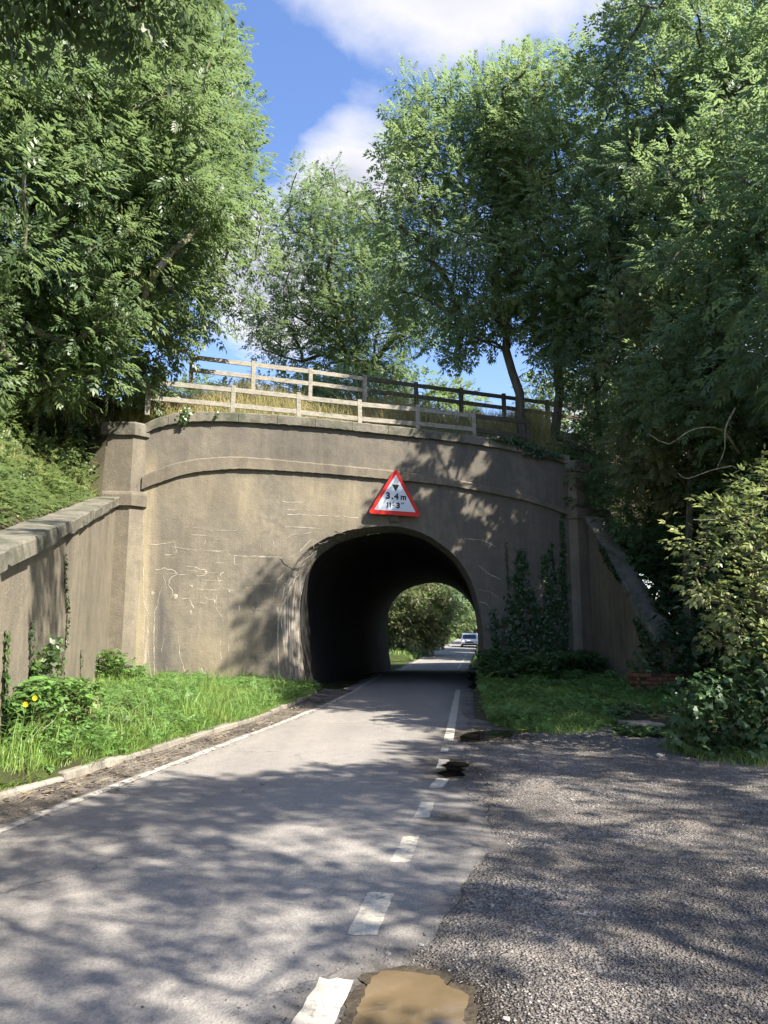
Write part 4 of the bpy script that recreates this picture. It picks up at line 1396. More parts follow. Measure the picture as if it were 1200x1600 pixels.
def lit1(p):
    """True when the photograph shows sunlight where p would cast its shadow"""
    dv = p - ELD
    al = float(dv @ SUN)
    if al > 1.2 and np.linalg.norm(dv - SUN * al) < 1.25 and mn.noise(Vector((p[0], p[1], 8))) > -0.3: return True
    k, a, b_ = land(p)
    if k == 'w':
        lim = 0.15 + 0.5 * mn.noise(Vector((b_ * 0.7, 1, 1)))
        if b_ > 6.6: lim += 0.6
        if -3.75 < a < -2.6 and b_ < 2.9: return False      # leaf shade left of the mouth
        if a < -6.9 and b_ > 5.6: return False
        return a < lim
    if k == 'l':
        return a < 5.2 + 0.6 * b_ or b_ < 0.9
    x, y = a, b_
    if x < -2.5 and 7.2 < y < 19: return True
    if -3.4 < x < 0.45 + 0.6 * mn.noise(Vector((y * 0.8, 0, 3))) and 9.0 + 0.5 * mn.noise(Vector((x, 5, 3))) < y < 15.2: return True
    if 6.0 < y < 8.7 and 0.6 < x < 6 and mn.noise(Vector((x * 0.7, y * 2.2, 3))) > -0.06: return True
    if y < 8.8 and x < 0.6 and mn.noise(Vector((x * 0.7, y * 1.8, 13))) > 0.20: return True
    if y < 6 and mn.noise(Vector((x * 0.7, y * 1.9, 23))) > 0.16: return True
    return False


def skeleton(base, attach, centres, r0, mb_trunk, mb_br, rtip=0.012, sag=0.15, lean=None, nside=8):
    """trunk polyline base->attach, then limbs to each clump centre (nearest-node growth, pipe-model radii)"""
    base = np.array(base, float); attach = np.array(attach, float)
    npt = 9
    trunk = [base + (attach - base) * k / (npt - 1) + np.array([mn.noise(Vector((k * 0.5, base[0], 1))), mn.noise(Vector((k * 0.5, base[1], 7))), 0]) * 0.22 * min(1, k / 2) for k in range(npt)]
    nodes = list(trunk); par = [-1] + list(range(npt - 1)); cnt = [0.0] * npt
    order = np.argsort([np.linalg.norm(c - attach) for c in centres])
    arr = np.array(nodes)
    elig0 = npt // 2
    for ci in order:
        c = centres[ci]
        A = np.array(nodes)
        dd = np.linalg.norm(A - c, axis=1) + np.where(A[:, 2] > c[2], (A[:, 2] - c[2]) * 1.2, 0)
        dd[:elig0] += 3
        j = int(np.argmin(dd))
        # one intermediate node keeps long limbs curved
        seg = c - A[j]
        L_ = np.linalg.norm(seg)
        if L_ > 1.1:
            mid = A[j] + seg * 0.5 + np.array([0, 0, 1.0]) * L_ * 0.10 + rng.normal(0, 0.06 * L_, 3)
            nodes.append(mid); par.append(j); cnt.append(0.0); j = len(nodes) - 1
        nodes.append(c); par.append(j); cnt.append(1.0)
    tot = list(cnt)
    for k in range(len(nodes) - 1, 0, -1):
        tot[par[k]] += tot[k]
    mx = max(tot[0], 1)
    rad = [rtip + (r0 - rtip) * (t_ / mx) ** 0.52 for t_ in tot]
    tr = [rad[0] * (1 - 0.35 * k / npt) for k in range(npt)]
    tr[0] *= 1.35
    mb_trunk.tube([Vector(p) for p in trunk], tr, nside, cap=False)
    for k in range(npt, len(nodes)):
        j = par[k]
        ra, rb = min(rad[k] * 1.25, rad[j]), rad[k]
        a, b_ = np.array(nodes[j]), np.array(nodes[k])
        m_ = (a + b_) / 2 + rng.normal(0, 0.03 * np.linalg.norm(b_ - a), 3)
        mb_br.tube([Vector(a), Vector(m_), Vector(b_)], [ra, (ra + rb) / 2, rb], 6 if rb > 0.05 else (4 if rb > 0.02 else 3), cap=False)


def crown_centres(ells, spacing, n_try=6000, shell=0.45, gap=None, filt=True, keep=0.04, noise_thr=-0.25):
    """clump centres spread through a union of ellipsoids, thinner inside, with noise gaps"""
    pts = []
    vol = np.array([e[3] * e[4] * e[5] for e in ells]); pr = vol / vol.sum()
    idx = rng.choice(len(ells), n_try, p=pr)
    cell = {}
    for ii in idx:
        e = ells[ii]
        v = rng.normal(0, 1, 3); v /= np.linalg.norm(v)
        r_ = (shell ** 3 + (1 - shell ** 3) * rng.random()) ** (1 / 3)
        p = np.array([e[0] + v[0] * e[3] * r_, e[1] + v[1] * e[4] * r_, e[2] + v[2] * e[5] * r_])
        nz = mn.noise(Vector(p * 0.45))
        if nz < noise_thr and rng.random() < 0.85: continue
        if filt and lit_zone(p) and rng.random() > keep: continue  # crown shaped for the light: clumps that would shade sunlit places are dropped
        key = tuple((p // spacing).astype(int))
        ok = True
        for a in (-1, 0, 1):
            for b_ in (-1, 0, 1):
                for c in (-1, 0, 1):
                    for q in cell.get((key[0] + a, key[1] + b_, key[2] + c), ()):
                        if np.linalg.norm(q - p) < spacing: ok = False; break
                    if not ok: break
                if not ok: break
            if not ok: break
        if ok:
            cell.setdefault(key, []).append(p); pts.append(p)
    return pts


def leaves_at(centres, origin, crad, per, size, kind, droop=0.35, flat=0.75, upw=0.8, filt=False):
    """foliage arrays: per sprays round each clump centre"""
    C_ = np.array(centres); n = len(C_)
    cnt = rng.poisson(per * (0.6 + 0.8 * rng.random(n)))
    idx = np.repeat(np.arange(n), cnt); m_ = len(idx)
    v = unit(rng.normal(0, 1, (m_, 3))); r_ = rng.random(m_) ** 0.5
    rr_ = crad * (0.75 + 0.5 * rng.random(n))[idx]
    offs = v * r_[:, None] * rr_[:, None]; offs[:, 2] *= flat
    out = unit(C_ - np.array(origin)[None, :])[idx]
    pos = C_[idx] + offs
    d = unit(v * 0.9 + out * 0.55 + rng.normal(0, 0.35, (m_, 3)) + np.array([0, 0, -droop]))
    up = unit(np.array([0, 0, 0.65]) * upw + SUN * 0.65 + out * 0.3 + rng.normal(0, 0.42, (m_, 3)))
    sz = size * (0.75 + 0.5 * rng.random(m_)) * (0.72 + 0.62 * rng.random(n))[idx]
    rn = np.clip(0.42 + 0.16 * rng.normal(0, 1, m_) + 0.10 * v[:, 2], 0, 0.9)
    cl = np.clip(0.35 + 0.28 * rng.normal(0, 1, n), 0, 1)[idx]
    return pos, d, up, sz, rn, cl


def tree(name, label, cat, base, attach, ells, mat, kind='ash', spacing=0.85, crad=0.62, per=60, size=0.34, r0=0.2, group=None,
         n_try=7000, filt=True, keep=0.01, bark='bark', shell=0.45, thr=-0.25, droop=0.35, extra=None, rtip=0.012, trunk_name='trunk', upw=0.8):
    global rng
    import zlib
    rng = np.random.default_rng(zlib.crc32(label.encode()))
    cs = crown_centres(ells, spacing, n_try, shell, None, filt, keep, thr)
    if extra: cs += [np.array(e, float) for e in extra]
    root = empty(name, base, label, cat, group)
    mt, mbr = MB(), MB()
    skeleton(base, attach, cs, r0, mt, mbr, rtip)
    mt.build(trunk_name, M[bark], root, smooth=True)
    mbr.build('branches', M[bark], root, smooth=True)
    a = leaves_at(cs, attach, crad, per, size, kind, droop, upw=upw)
    if filt:
        kp = ~gaps(a[0] + unit(a[1]) * a[3][:, None] * 0.5)
        a = tuple(q[kp] for q in a)
    V, F, rn, cl = place_sprays(*a[:4], kind, a[4], a[5])
    o = link(bpy.data.objects.new('crown', mesh_np('crown', V, F, M[mat] if isinstance(mat, str) else mat, rn, cl)))
    at_world(o, root)
    return root, len(F)


NTRI = {}
def T(*a, **k):
    r_, n = tree(*a, **k)
    NTRI[r_.name] = n * 2
    return r_


# --- left side: tall ashes on the slope behind the wing wall
T('ash_tree', 'tall leafy ash filling the upper left above the wing wall', 'tree', (-9.6, 15.5, 3.6), (-9.0, 15.6, 9.5),
  [(-8.6, 15.8, 12.0, 3.6, 3.0, 5.6), (-7.2, 16.5, 16.2, 3.0, 2.8, 5.0), (-9.5, 14.5, 8.6, 3.4, 2.6, 2.6), (-11.5, 14.0, 13.0, 3.2, 3.0, 6.0), (-6.2, 16.6, 12.6, 2.6, 2.2, 3.4)],
  'ashdeep', spacing=0.80, per=62, size=0.36, n_try=9000, r0=0.24, bark='barkpale', thr=-0.3)
T('ash_tree', 'slender ash with a pale stem rising right behind the left pillar', 'tree', (-7.95, 20.6, 6.7), (-7.8, 20.4, 11.5),
  [(-6.6, 19.6, 13.2, 3.2, 2.4, 3.8), (-6.4, 20.5, 17.0, 2.4, 2.4, 4.2), (-8.0, 19.4, 10.3, 3.0, 2.2, 1.9), (-5.5, 19.6, 11.9, 1.5, 1.5, 1.6), (-6.9, 19.0, 8.9, 1.1, 0.9, 1.0)],
  'ashdeep', spacing=0.85, per=54, size=0.36, n_try=6000, r0=0.14, bark='barkpale', thr=-0.2)
T('ash_tree', 'bushy ash low at the left edge over the brambles', 'tree', (-9.8, 12.5, 3.2), (-9.3, 12.6, 5.6),
  [(-8.2, 13.0, 7.7, 2.2, 2.0, 2.0), (-8.6, 11.5, 10.0, 2.4, 2.2, 2.8), (-7.2, 15.0, 7.9, 1.6, 1.6, 1.1)],
  'ashdeep', spacing=0.75, per=60, size=0.34, n_try=4000, r0=0.15, bark='barkpale')
# bough hanging into the top left corner, from a tree standing left of the camera
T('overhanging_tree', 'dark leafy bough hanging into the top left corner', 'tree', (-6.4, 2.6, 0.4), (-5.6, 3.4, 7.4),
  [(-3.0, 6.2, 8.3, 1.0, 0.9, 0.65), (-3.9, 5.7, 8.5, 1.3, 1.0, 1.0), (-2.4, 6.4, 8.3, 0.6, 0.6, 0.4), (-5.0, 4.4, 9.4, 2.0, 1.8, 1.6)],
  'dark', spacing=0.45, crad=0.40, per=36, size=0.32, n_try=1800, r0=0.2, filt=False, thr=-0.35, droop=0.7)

# --- centre tree behind the bank
T('ash_tree', 'airy ash standing alone behind the fence in the centre', 'tree', (-0.9, 31.5, 7.8), (-1.2, 31.5, 13.5),
  [(-2.4, 31.8, 18.0, 3.0, 2.6, 4.2), (-3.0, 32.0, 20.8, 1.9, 1.8, 2.6), (-0.6, 31.0, 15.2, 2.8, 2.2, 2.6), (-4.2, 31.5, 15.8, 1.8, 1.6, 2.6), (-1.0, 31.0, 12.2, 2.6, 1.8, 1.4)],
  'ashdeep', spacing=0.9, crad=0.70, per=62, size=0.36, n_try=6000, r0=0.24, thr=-0.22)
# --- right side
T('ash_tree', 'spreading ash leaning over the right end of the parapet', 'tree', (4.65, 23.0, 6.9), (3.7, 23.3, 13.0),
  [(2.4, 23.6, 15.2, 2.8, 2.2, 4.6), (1.8, 23.8, 18.7, 1.7, 1.6, 2.7), (1.5, 23.0, 16.2, 1.7, 1.6, 2.2), (0.9, 23.2, 13.4, 1.4, 1.4, 1.2), (3.9, 23.5, 18.5, 1.8, 1.8, 2.8), (2.9, 22.4, 12.8, 1.8, 1.6, 1.4)],
  'ash', spacing=0.85, per=54, size=0.37, n_try=6500, r0=0.17, thr=-0.16)
T('ash_tree', 'round topped ash right of the leaning one', 'tree', (5.6, 23.6, 6.8), (5.8, 23.2, 13.5),
  [(5.6, 22.6, 17.2, 2.3, 2.2, 3.9), (6.4, 22.0, 14.0, 2.7, 2.4, 4.0), (4.8, 22.2, 12.8, 1.6, 1.7, 2.0)],
  'ashyel', spacing=0.85, per=56, size=0.37, n_try=5500, r0=0.17)
T('ash_tree', 'tallest ash at the right, its crown reaching the top edge', 'tree', (9.6, 20.5, 5.2), (9.2, 19.8, 12.5),
  [(8.6, 19.2, 17.2, 2.3, 2.3, 3.9), (10.6, 18.6, 15.6, 2.8, 2.6, 4.2), (8.4, 19.0, 13.0, 2.8, 2.2, 3.4), (8.0, 19.2, 20.0, 0.9, 0.9, 1.6)],
  'ash2', spacing=0.85, per=58, size=0.36, n_try=7500, r0=0.22)
T('ash_tree', 'broad ash in front on the right slope with pale bare twigs', 'tree', (9.2, 16.0, 3.6), (8.8, 15.8, 7.6),
  [(8.4, 15.8, 10.6, 2.5, 2.1, 3.4), (9.8, 14.4, 11.0, 2.4, 2.2, 3.5), (7.8, 16.0, 7.6, 2.0, 1.7, 1.9), (9.4, 13.4, 7.5, 2.1, 1.9, 2.6)],
  'ash', spacing=0.78, per=60, size=0.34, n_try=7000, r0=0.2)
T('hawthorn_tree', 'reddish brown hawthorn among the ashes on the right slope', 'tree', (7.9, 18.2, 4.4), (7.7, 18.0, 6.2),
  [(7.2, 17.6, 8.4, 1.7, 1.4, 2.1), (7.6, 17.8, 6.3, 1.9, 1.5, 1.6)],
  'haw', kind='haw', spacing=0.6, crad=0.46, per=60, size=0.24, n_try=3000, r0=0.12)
T('ash_tree', 'thin ivy clad ash behind the dark end of the fence', 'tree', (6.9, 23.0, 6.6), (6.8, 22.6, 11.0),
  [(7.0, 21.6, 10.6, 2.0, 1.5, 2.2), (6.3, 22.6, 9.9, 1.2, 1.0, 1.1), (7.4, 22.0, 8.6, 1.3, 1.0, 1.0), (5.5, 23.6, 11.3, 1.1, 0.9, 0.9)], 'ash2', spacing=0.7, per=50, size=0.34, n_try=3500, r0=0.11)

# dense undergrowth on the right slope
for lab, base, ells, mat, kd, sz in (
    ('dark leafy bush beside the right pillar', (7.2, 20.6, 3.6), [(6.75, 21.7, 5.9, 0.7, 0.7, 1.0), (6.3, 22.2, 7.3, 0.9, 0.6, 0.5), (7.3, 20.2, 5.3, 1.1, 1.2, 1.5), (8.0, 19.6, 4.4, 1.3, 1.2, 1.6)], 'bramble', 'ash', 0.26),
    ('dark bush behind the steep coping of the right wing wall', (7.6, 18.0, 1.6), [(7.1, 17.4, 1.2, 0.7, 1.2, 1.2), (7.6, 18.2, 2.6, 1.1, 1.4, 1.7), (8.6, 17.4, 3.0, 1.5, 1.4, 2.0)], 'ivy', 'tre', 0.2),
    ('shaded bush low behind the elder', (8.0, 14.6, 0.6), [(8.0, 14.6, 1.9, 1.7, 1.5, 1.9), (9.6, 13.6, 2.6, 1.8, 1.5, 2.4)], 'ivy', 'alt', 0.22),
    ('tangled bush under the broad ash on the slope', (9.2, 17.0, 3.0), [(8.8, 16.8, 4.8, 1.6, 1.5, 1.6), (10.2, 15.4, 4.6, 1.8, 1.6, 2.0)], 'bramble', 'ash', 0.28)):
    T('bush', lab, 'bush', base, (base[0], base[1], base[2] + 0.5), ells, mat, kind=kd, spacing=0.5, crad=0.42, per=46, size=sz, n_try=3500, r0=0.05, keep=0.02, rtip=0.006, trunk_name='stem', shell=0.3)

# the sunlit elder and the brambles below it
T('elder_bush', 'yellowish green elder bush catching light at the right edge', 'bush', (5.35, 10.4, 0.1), (5.25, 10.2, 1.6),
  [(4.95, 9.9, 2.55, 0.95, 0.70, 0.75), (5.4, 10.1, 3.15, 0.95, 0.8, 0.75), (4.75, 9.9, 1.75, 0.65, 0.55, 0.45), (4.35, 9.9, 2.75, 0.5, 0.45, 0.38), (5.6, 10.0, 2.0, 0.9, 0.8, 0.6)],
  'elder', kind='elder', spacing=0.30, crad=0.2, per=8, size=0.21, n_try=2600, r0=0.06, filt=False, rtip=0.004, trunk_name='stem', shell=0.2, thr=-0.35, upw=1.3)
T('bramble_bush', 'mid green bramble mound spilling onto the gravel below the elder', 'bush', (5.0, 9.9, 0.0), (5.0, 9.9, 0.3),
  [(4.75, 9.75, 0.55, 0.95, 0.6, 0.62), (5.5, 9.6, 0.85, 1.0, 0.6, 0.9), (4.3, 10.0, 0.25, 0.55, 0.5, 0.3)],
  'bramble', kind='tre', spacing=0.2, crad=0.2, per=11, size=0.14, n_try=3500, r0=0.03, filt=False, rtip=0.003, trunk_name='stem', shell=0.3, thr=-0.5)
T('bush', 'low ivy and bramble tangle over the brick pier', 'bush', (6.3, 17.2, 0.6), (6.3, 17.2, 0.8),
  [(6.35, 17.0, 0.95, 0.75, 0.35, 0.35), (6.9, 16.6, 0.55, 0.6, 0.5, 0.5), (6.1, 16.2, 0.18, 0.7, 0.4, 0.28)],
  'bramble', kind='tre', spacing=0.22, crad=0.2, per=12, size=0.13, n_try=1500, r0=0.03, filt=False, rtip=0.004, trunk_name='stem', shell=0.1)

# left slope: brambles and hedge plants lit by the sun above the sloping coping
T('bramble_bush', 'sunlit yellow green brambles along the top of the left coping', 'bush', (-8.2, 16.0, 4.4), (-8.2, 16.0, 4.8),
  [(-7.75, 16.6, 5.0, 0.75, 1.3, 0.75), (-7.5, 14.3, 4.4, 0.75, 1.4, 0.7), (-8.6, 15.4, 5.6, 1.1, 1.6, 0.8), (-7.0, 12.2, 3.85, 0.75, 1.3, 0.7), (-7.95, 18.0, 5.6, 0.5, 0.7, 0.8), (-6.6, 10.4, 3.3, 0.8, 1.3, 0.6), (-7.6, 12.6, 4.6, 0.9, 1.5, 0.7), (-6.3, 8.6, 2.95, 0.7, 1.2, 0.55)],
  'hedgelight', kind='alt', spacing=0.28, crad=0.26, per=18, size=0.17, n_try=8000, r0=0.04, filt=False, rtip=0.004, trunk_name='stem', shell=0.3)
T('bush', 'dark undergrowth between the brambles and the left ashes', 'bush', (-10.0, 15.5, 5.0), (-10.0, 15.5, 5.4),
  [(-9.3, 15.8, 6.4, 1.2, 2.0, 1.0), (-9.0, 13.0, 5.6, 1.3, 1.8, 1.2), (-8.5, 18.2, 6.7, 0.9, 1.2, 0.7), (-8.4, 10.5, 4.6, 1.0, 1.6, 1.1)],
  'bramble', kind='tre', spacing=0.42, crad=0.36, per=34, size=0.18, n_try=3500, r0=0.05, filt=False, rtip=0.005, trunk_name='stem', shell=0.3)

# shrubs beyond the upper fence, left of centre
for lab, x, y, top, rx, mat in (('low shrub behind the upper fence, left of the centre tree', -4.6, 27.5, 11.0, 2.2, 'ash2'),
                                ('small airy shrub by the left end of the upper fence', -7.2, 26.5, 10.8, 1.8, 'ash'),
                                ('dark shrub at the foot of the centre tree', -1.6, 28.0, 11.4, 2.2, 'ash2'),
                                ('pale green sapling clump behind the upper fence, right of centre', 2.0, 29.5, 12.0, 2.0, 'ashyel'),
                                ('pale green thicket behind the dark end of the upper fence', 7.6, 28.5, 11.8, 2.4, 'ashyel'),
                                ('pale thicket farthest right behind the upper fence', 11.5, 28.5, 12.5, 2.6, 'ashyel')):
    T('shrub', lab, 'shrub', (x, y, 8.0), (x, y, 8.9), [(x, y, (top + 8.6) / 2, rx, 1.2, (top - 8.4) / 2)], mat, kind='alt', spacing=0.6, crad=0.45, per=34, size=0.26,
      n_try=1600, r0=0.06, filt=False, rtip=0.006, trunk_name='stem', thr=-0.1)

# sunlit trees farther away beyond the embankment
proto = None
spots = [(-2.2, 50, 17.4, 1.0), (14.0, 64, 17.0, 0.95), (12.6, 66, 21.0, 1.1), (18.5, 55, 19.5, 1.1), (-10, 58, 16.0, 0.95), (24, 52, 20.0, 1.0)]
names = ['leftmost distant pale tree seen through the fence', 'distant pale tree under the patch of blue sky', 'distant pale tree behind the leaning stem', 'distant pale tree behind the dark fence end',
         'distant tree low behind the left end of the fence', 'distant pale tree at the far right behind the slope']
for (x, y, top, s_), nm in zip(spots, names):
    if proto is None:
        proto = T('distant_tree', nm, 'tree', (0, 0, 0), (0, 0, 9), [(0, 0, 12.5, 3.4, 3.0, 4.8), (1.4, 0, 9.0, 2.6, 2.4, 3.2), (-1.6, 0, 9.6, 2.4, 2.2, 3.4)],
                  'ashyel', kind='alt', spacing=1.3, crad=0.95, per=44, size=0.55, n_try=1600, r0=0.3, filt=False, group='distant trees beyond the embankment', bark='barkpale')
        r_ = proto; sc0 = 1
    else:
        r_ = proto.copy(); COL.objects.link(r_)
        r_['label'] = nm
        for ch in list(proto.children):
            c_ = ch.copy(); COL.objects.link(c_); c_.parent = r_
    r_.location = (x, y, -1.0)
    k_ = (top + 1.0) / 17.3 * s_
    r_.scale = (1.0 * s_, 1.0 * s_, (top + 1.0) / 17.3)
    r_.rotation_euler = (0, 0, random.uniform(0, 6.28))

# --- beyond the tunnel: hedges and trees along the lane
T('hedge_bush', 'large brown green hawthorn bush left of the lane beyond the tunnel', 'bush', (3.4, 66, 0.0), (3.4, 66, 2.0),
  [(3.6, 65, 3.2, 2.4, 2.2, 3.2), (1.4, 64, 3.6, 2.6, 2.2, 3.8), (4.4, 68, 2.6, 1.5, 2.0, 2.6)], 'haw', kind='haw', spacing=0.8, crad=0.62, per=60, size=0.34, n_try=2400, r0=0.12, filt=False, shell=0.4)
T('ash_tree', 'green ash above the hawthorn beyond the tunnel', 'tree', (0.5, 70, 0.0), (1.0, 70, 4.5),
  [(1.5, 70, 8.0, 3.6, 3.0, 4.0), (4.6, 71, 9.0, 2.6, 2.4, 2.6)], 'ash', spacing=1.1, crad=0.85, per=50, size=0.5, n_try=1600, r0=0.2, filt=False)
T('hedge_bush', 'sunlit yellow green bush at the left lane edge beyond the tunnel', 'bush', (6.6, 92, -0.5), (6.6, 92, 0.8),
  [(6.4, 92, 2.0, 1.7, 2.2, 2.6), (5.0, 90, 2.6, 1.6, 2.0, 2.8)], 'hedgelight', kind='alt', spacing=0.8, crad=0.6, per=40, size=0.4, n_try=900, r0=0.08, filt=False)
T('hedge_bush', 'pale rounded willow bush at the far bend of the lane', 'bush', (13.6, 135, 0), (13.6, 135, 1.0),
  [(14.0, 135, 3.2, 2.8, 2.2, 2.6), (11.0, 133, 1.8, 2.0, 2.0, 1.6)], 'hedgelight', kind='alt', spacing=1.0, crad=0.8, per=34, size=0.5, n_try=900, r0=0.1, filt=False)
T('oak_tree', 'dark tree arching over the lane beyond the tunnel from the right', 'tree', (13.0, 75, -0.3), (12.5, 75, 5.0),
  [(10.6, 76, 8.6, 3.0, 3.0, 2.6), (13.2, 74, 6.6, 3.0, 3.0, 3.6), (11.6, 78, 5.0, 1.6, 2.5, 2.4)], 'ash2', kind='alt', spacing=1.0, crad=0.8, per=50, size=0.45, n_try=2000, r0=0.25, filt=False)
T('oak_tree', 'deep green tree behind the sunlit bush on the left of the lane', 'tree', (6.0, 112, 0), (6.5, 112, 4.0),
  [(7.4, 112, 6.4, 4.2, 3.0, 4.6), (11.0, 118, 7.6, 4.0, 3.0, 4.0)], 'ash2', kind='alt', spacing=1.4, crad=1.1, per=50, size=0.65, n_try=1400, r0=0.3, filt=False)
T('oak_tree', 'dark hedgerow tree beside the white van', 'tree', (16.5, 98, 0), (16.5, 98, 3.0),
  [(15.6, 97, 4.2, 2.2, 3.0, 3.8), (15.8, 104, 8.4, 4.6, 3.0, 4.0), (14.6, 84, 3.2, 1.6, 3.0, 3.2)], 'ash2', kind='alt', spacing=1.2, crad=0.95, per=50, size=0.55, n_try=1800, r0=0.3, filt=False)
T('oak_tree', 'far dark tree closing the view at the end of the lane', 'tree', (17, 190, 1), (17, 190, 6.0),
  [(14, 190, 8, 8, 5, 8), (27, 188, 9, 9, 5, 9), (2, 185, 8, 7, 5, 8)], 'ash2', kind='alt', spacing=2.6, crad=2.0, per=70, size=1.3, n_try=1500, r0=0.5, filt=False)

# --- trees right of and behind the camera; their leaves throw the dappled shade on the lane and lay-by; crowns shaped to place it
cas = [((10.5, 6.5, 0), (9.6, 6.0, 6.5), [(8.2, 4.8, 8.6, 3.2, 3.0, 2.6), (9.6, 7.6, 8.0, 2.4, 2.8, 2.4), (3.2, 5.4, 11.9, 1.7, 1.3, 0.9), (5.6, 5.4, 11.0, 1.3, 1.2, 0.9)], 'roadside ash to the right, out of view, shading the gravel', 34),
       ((9.8, -1.0, 0), (8.6, -0.6, 6.0), [(6.0, -0.6, 8.4, 3.6, 3.2, 2.2), (8.4, 1.2, 9.8, 2.6, 2.6, 2.4), (4.2, 1.6, 8.9, 2.6, 2.2, 1.6)], 'roadside ash behind the camera, shading the near asphalt', 30),
       ((11.5, 12.0, 1.0), (10.6, 11.6, 6.5), [(9.0, 10.6, 8.6, 2.6, 2.6, 3.0), (10.2, 11.6, 12.0, 2.4, 2.4, 2.6), (7.7, 12.2, 6.8, 1.6, 1.5, 1.5), (8.1, 12.6, 14.4, 1.0, 1.0, 1.5)], 'roadside ash to the right, just out of view beside the slope', 46)]
for b_, a_, el, nm, pr_ in cas:
    T('roadside_tree', nm, 'tree', b_, a_, el, 'ash', spacing=0.85, crad=0.55, per=pr_, size=0.36, n_try=3500, r0=0.075, keep=0.0, thr=-0.12, shell=0.3, rtip=0.006)
print('tris', sum(NTRI.values()), NTRI)

# ================================================================== GRASS AND WEEDS
def blades(name, pts, hgt, wid, mat, lean=0.5, clumps=None, label=None, parent=None, drift=(0.0, 0.0)):
    """tapered bent blades (two quads each) rooted at pts (n,3)"""
    P = np.array(pts, float); n = len(P)
    h = hgt * (0.55 + 0.8 * rng.random(n)); a = rng.random(n) * 2 * math.pi
    dr = np.stack([np.cos(a), np.sin(a), np.zeros(n)], 1)
    face = rng.random(n) * math.pi; sd = np.stack([np.cos(face), np.sin(face), np.zeros(n)], 1)
    ln = lean * (0.3 + rng.random(n))
    dr2 = dr + np.array([drift[0], drift[1], 0])
    w_ = wid * (0.7 + 0.6 * rng.random(n))
    z = np.array([0, 0, 1.0])
    m1 = P + z * (h * 0.55)[:, None] + dr2 * (ln * h * 0.22)[:, None]
    m2 = P + z * (h * (1 - ln * 0.25))[:, None] + dr2 * (ln * h * 0.75)[:, None]
    b0 = P - sd * w_[:, None] / 2; b1 = P + sd * w_[:, None] / 2
    c0 = m1 - sd * w_[:, None] * 0.42; c1 = m1 + sd * w_[:, None] * 0.42
    t0 = m2 - sd * w_[:, None] * 0.06; t1 = m2 + sd * w_[:, None] * 0.06
    V = np.stack([b0, b1, c1, c0, t1, t0], 1).reshape(-1, 3)
    i = 6 * np.arange(n)
    F = np.concatenate([np.stack([i, i + 1, i + 2, i + 3], 1), np.stack([i + 3, i + 2, i + 4, i + 5], 1)])
    rn = np.clip(0.45 + 0.2 * rng.normal(0, 1, n), 0, 1); rn = np.concatenate([rn, rn])
    cl = np.array([0.5 + 0.55 * mn.noise(Vector((p[0] * 1.6, p[1] * 1.6, 2.0))) for p in P]); cl = np.clip(cl, 0, 1); cl = np.concatenate([cl, cl])
    o = link(bpy.data.objects.new(name, mesh_np(name, V, F, M[mat], rn, cl)))
    if parent: at_world(o, parent)
    if label: tag(o, label, 'grass', kind='stuff')
    return o


def scatter(n, x0, x1, y0, y1, test, zf, dens=None):
    out = []
    while len(out) < n:
        x = random.uniform(x0, x1); y = random.uniform(y0, y1)
        if test(x, y) and (dens is None or random.random() < dens(x, y)):
            out.append((x, y, zf(x, y)))
    return out


def left_ok(x, y):
    wx = wing_x(y) if y < 18.57 else -6.4
    return wx + 0.05 < x < kx(y) - 0.10 + 0.10 * mn.noise(Vector((y * 2.2, 0, 0))) and y < 20.3 + x * 0.268


den = lambda x, y: 0.35 + 0.65 * smooth(20, 7, y)
pts = scatter(42000, -7, -1.6, 5.5, 20.3, left_ok, lambda x, y: vergeL(x, y) - 0.01, den)
blades('grass', pts, 0.165, 0.009, 'grass', 0.8, label='lush green grass on the left verge below the wing wall', drift=(0.3, -0.1))
pts = scatter(2600, -7, -1.6, 5.5, 20.3, lambda x, y: left_ok(x, y) and mn.noise(Vector((x * 0.8, y * 0.8, 4))) > 0.0, lambda x, y: vergeL(x, y) - 0.01, den)
blades('grass', pts, 0.42, 0.008, 'grass', 0.7, label='taller seeding grass tufts in the left verge')
# overhang of grass on the kerb
pts = scatter(3500, -5, -1.7, 5.5, 19, lambda x, y: kx(y) - 0.16 < x < kx(y) - 0.02 and mn.noise(Vector((y * 1.3, 3, 0))) > -0.1, lambda x, y: 0.10)
blades('grass', pts, 0.13, 0.007, 'grass', 1.3, label='short grass creeping over the kerb stones', drift=(0.9, -0.2))


def right_ok(x, y):
    if y > 20.1 + x * 0.268: return False
    if x > 6.0 and y > 17: return False
    if y < 14.5 and x > 4.0: return False
    return y > layby_far(x) + 0.12 * mn.noise(Vector((x * 3, y * 3, 0))) and x > rr(y) + 0.55 + 0.15 * mn.noise(Vector((y * 2, 1, 0)))


pts = scatter(26000, 1.6, 7.5, 11.4, 21.8, right_ok, lambda x, y: vergeR(x, y) - 0.01, lambda x, y: 0.5 + 0.5 * smooth(19, 12, y))
blades('grass', pts, 0.15, 0.010, 'grass', 0.9, label='shaded grass patch between the lay-by and the tunnel mouth')
pts = scatter(7000, 3.6, 7.5, 8.2, 11, lambda x, y: x > layby_edge_r(y) + 0.1 * mn.noise(Vector((y * 4, 0, 0))) and y > 8.55 + 0.1 * mn.noise(Vector((x * 3, 0, 0))), lambda x, y: vergeR(x, y) - 0.01)
blades('grass', pts, 0.16, 0.007, 'grass', 0.9, label='fringe of grass under the brambles at the right edge')

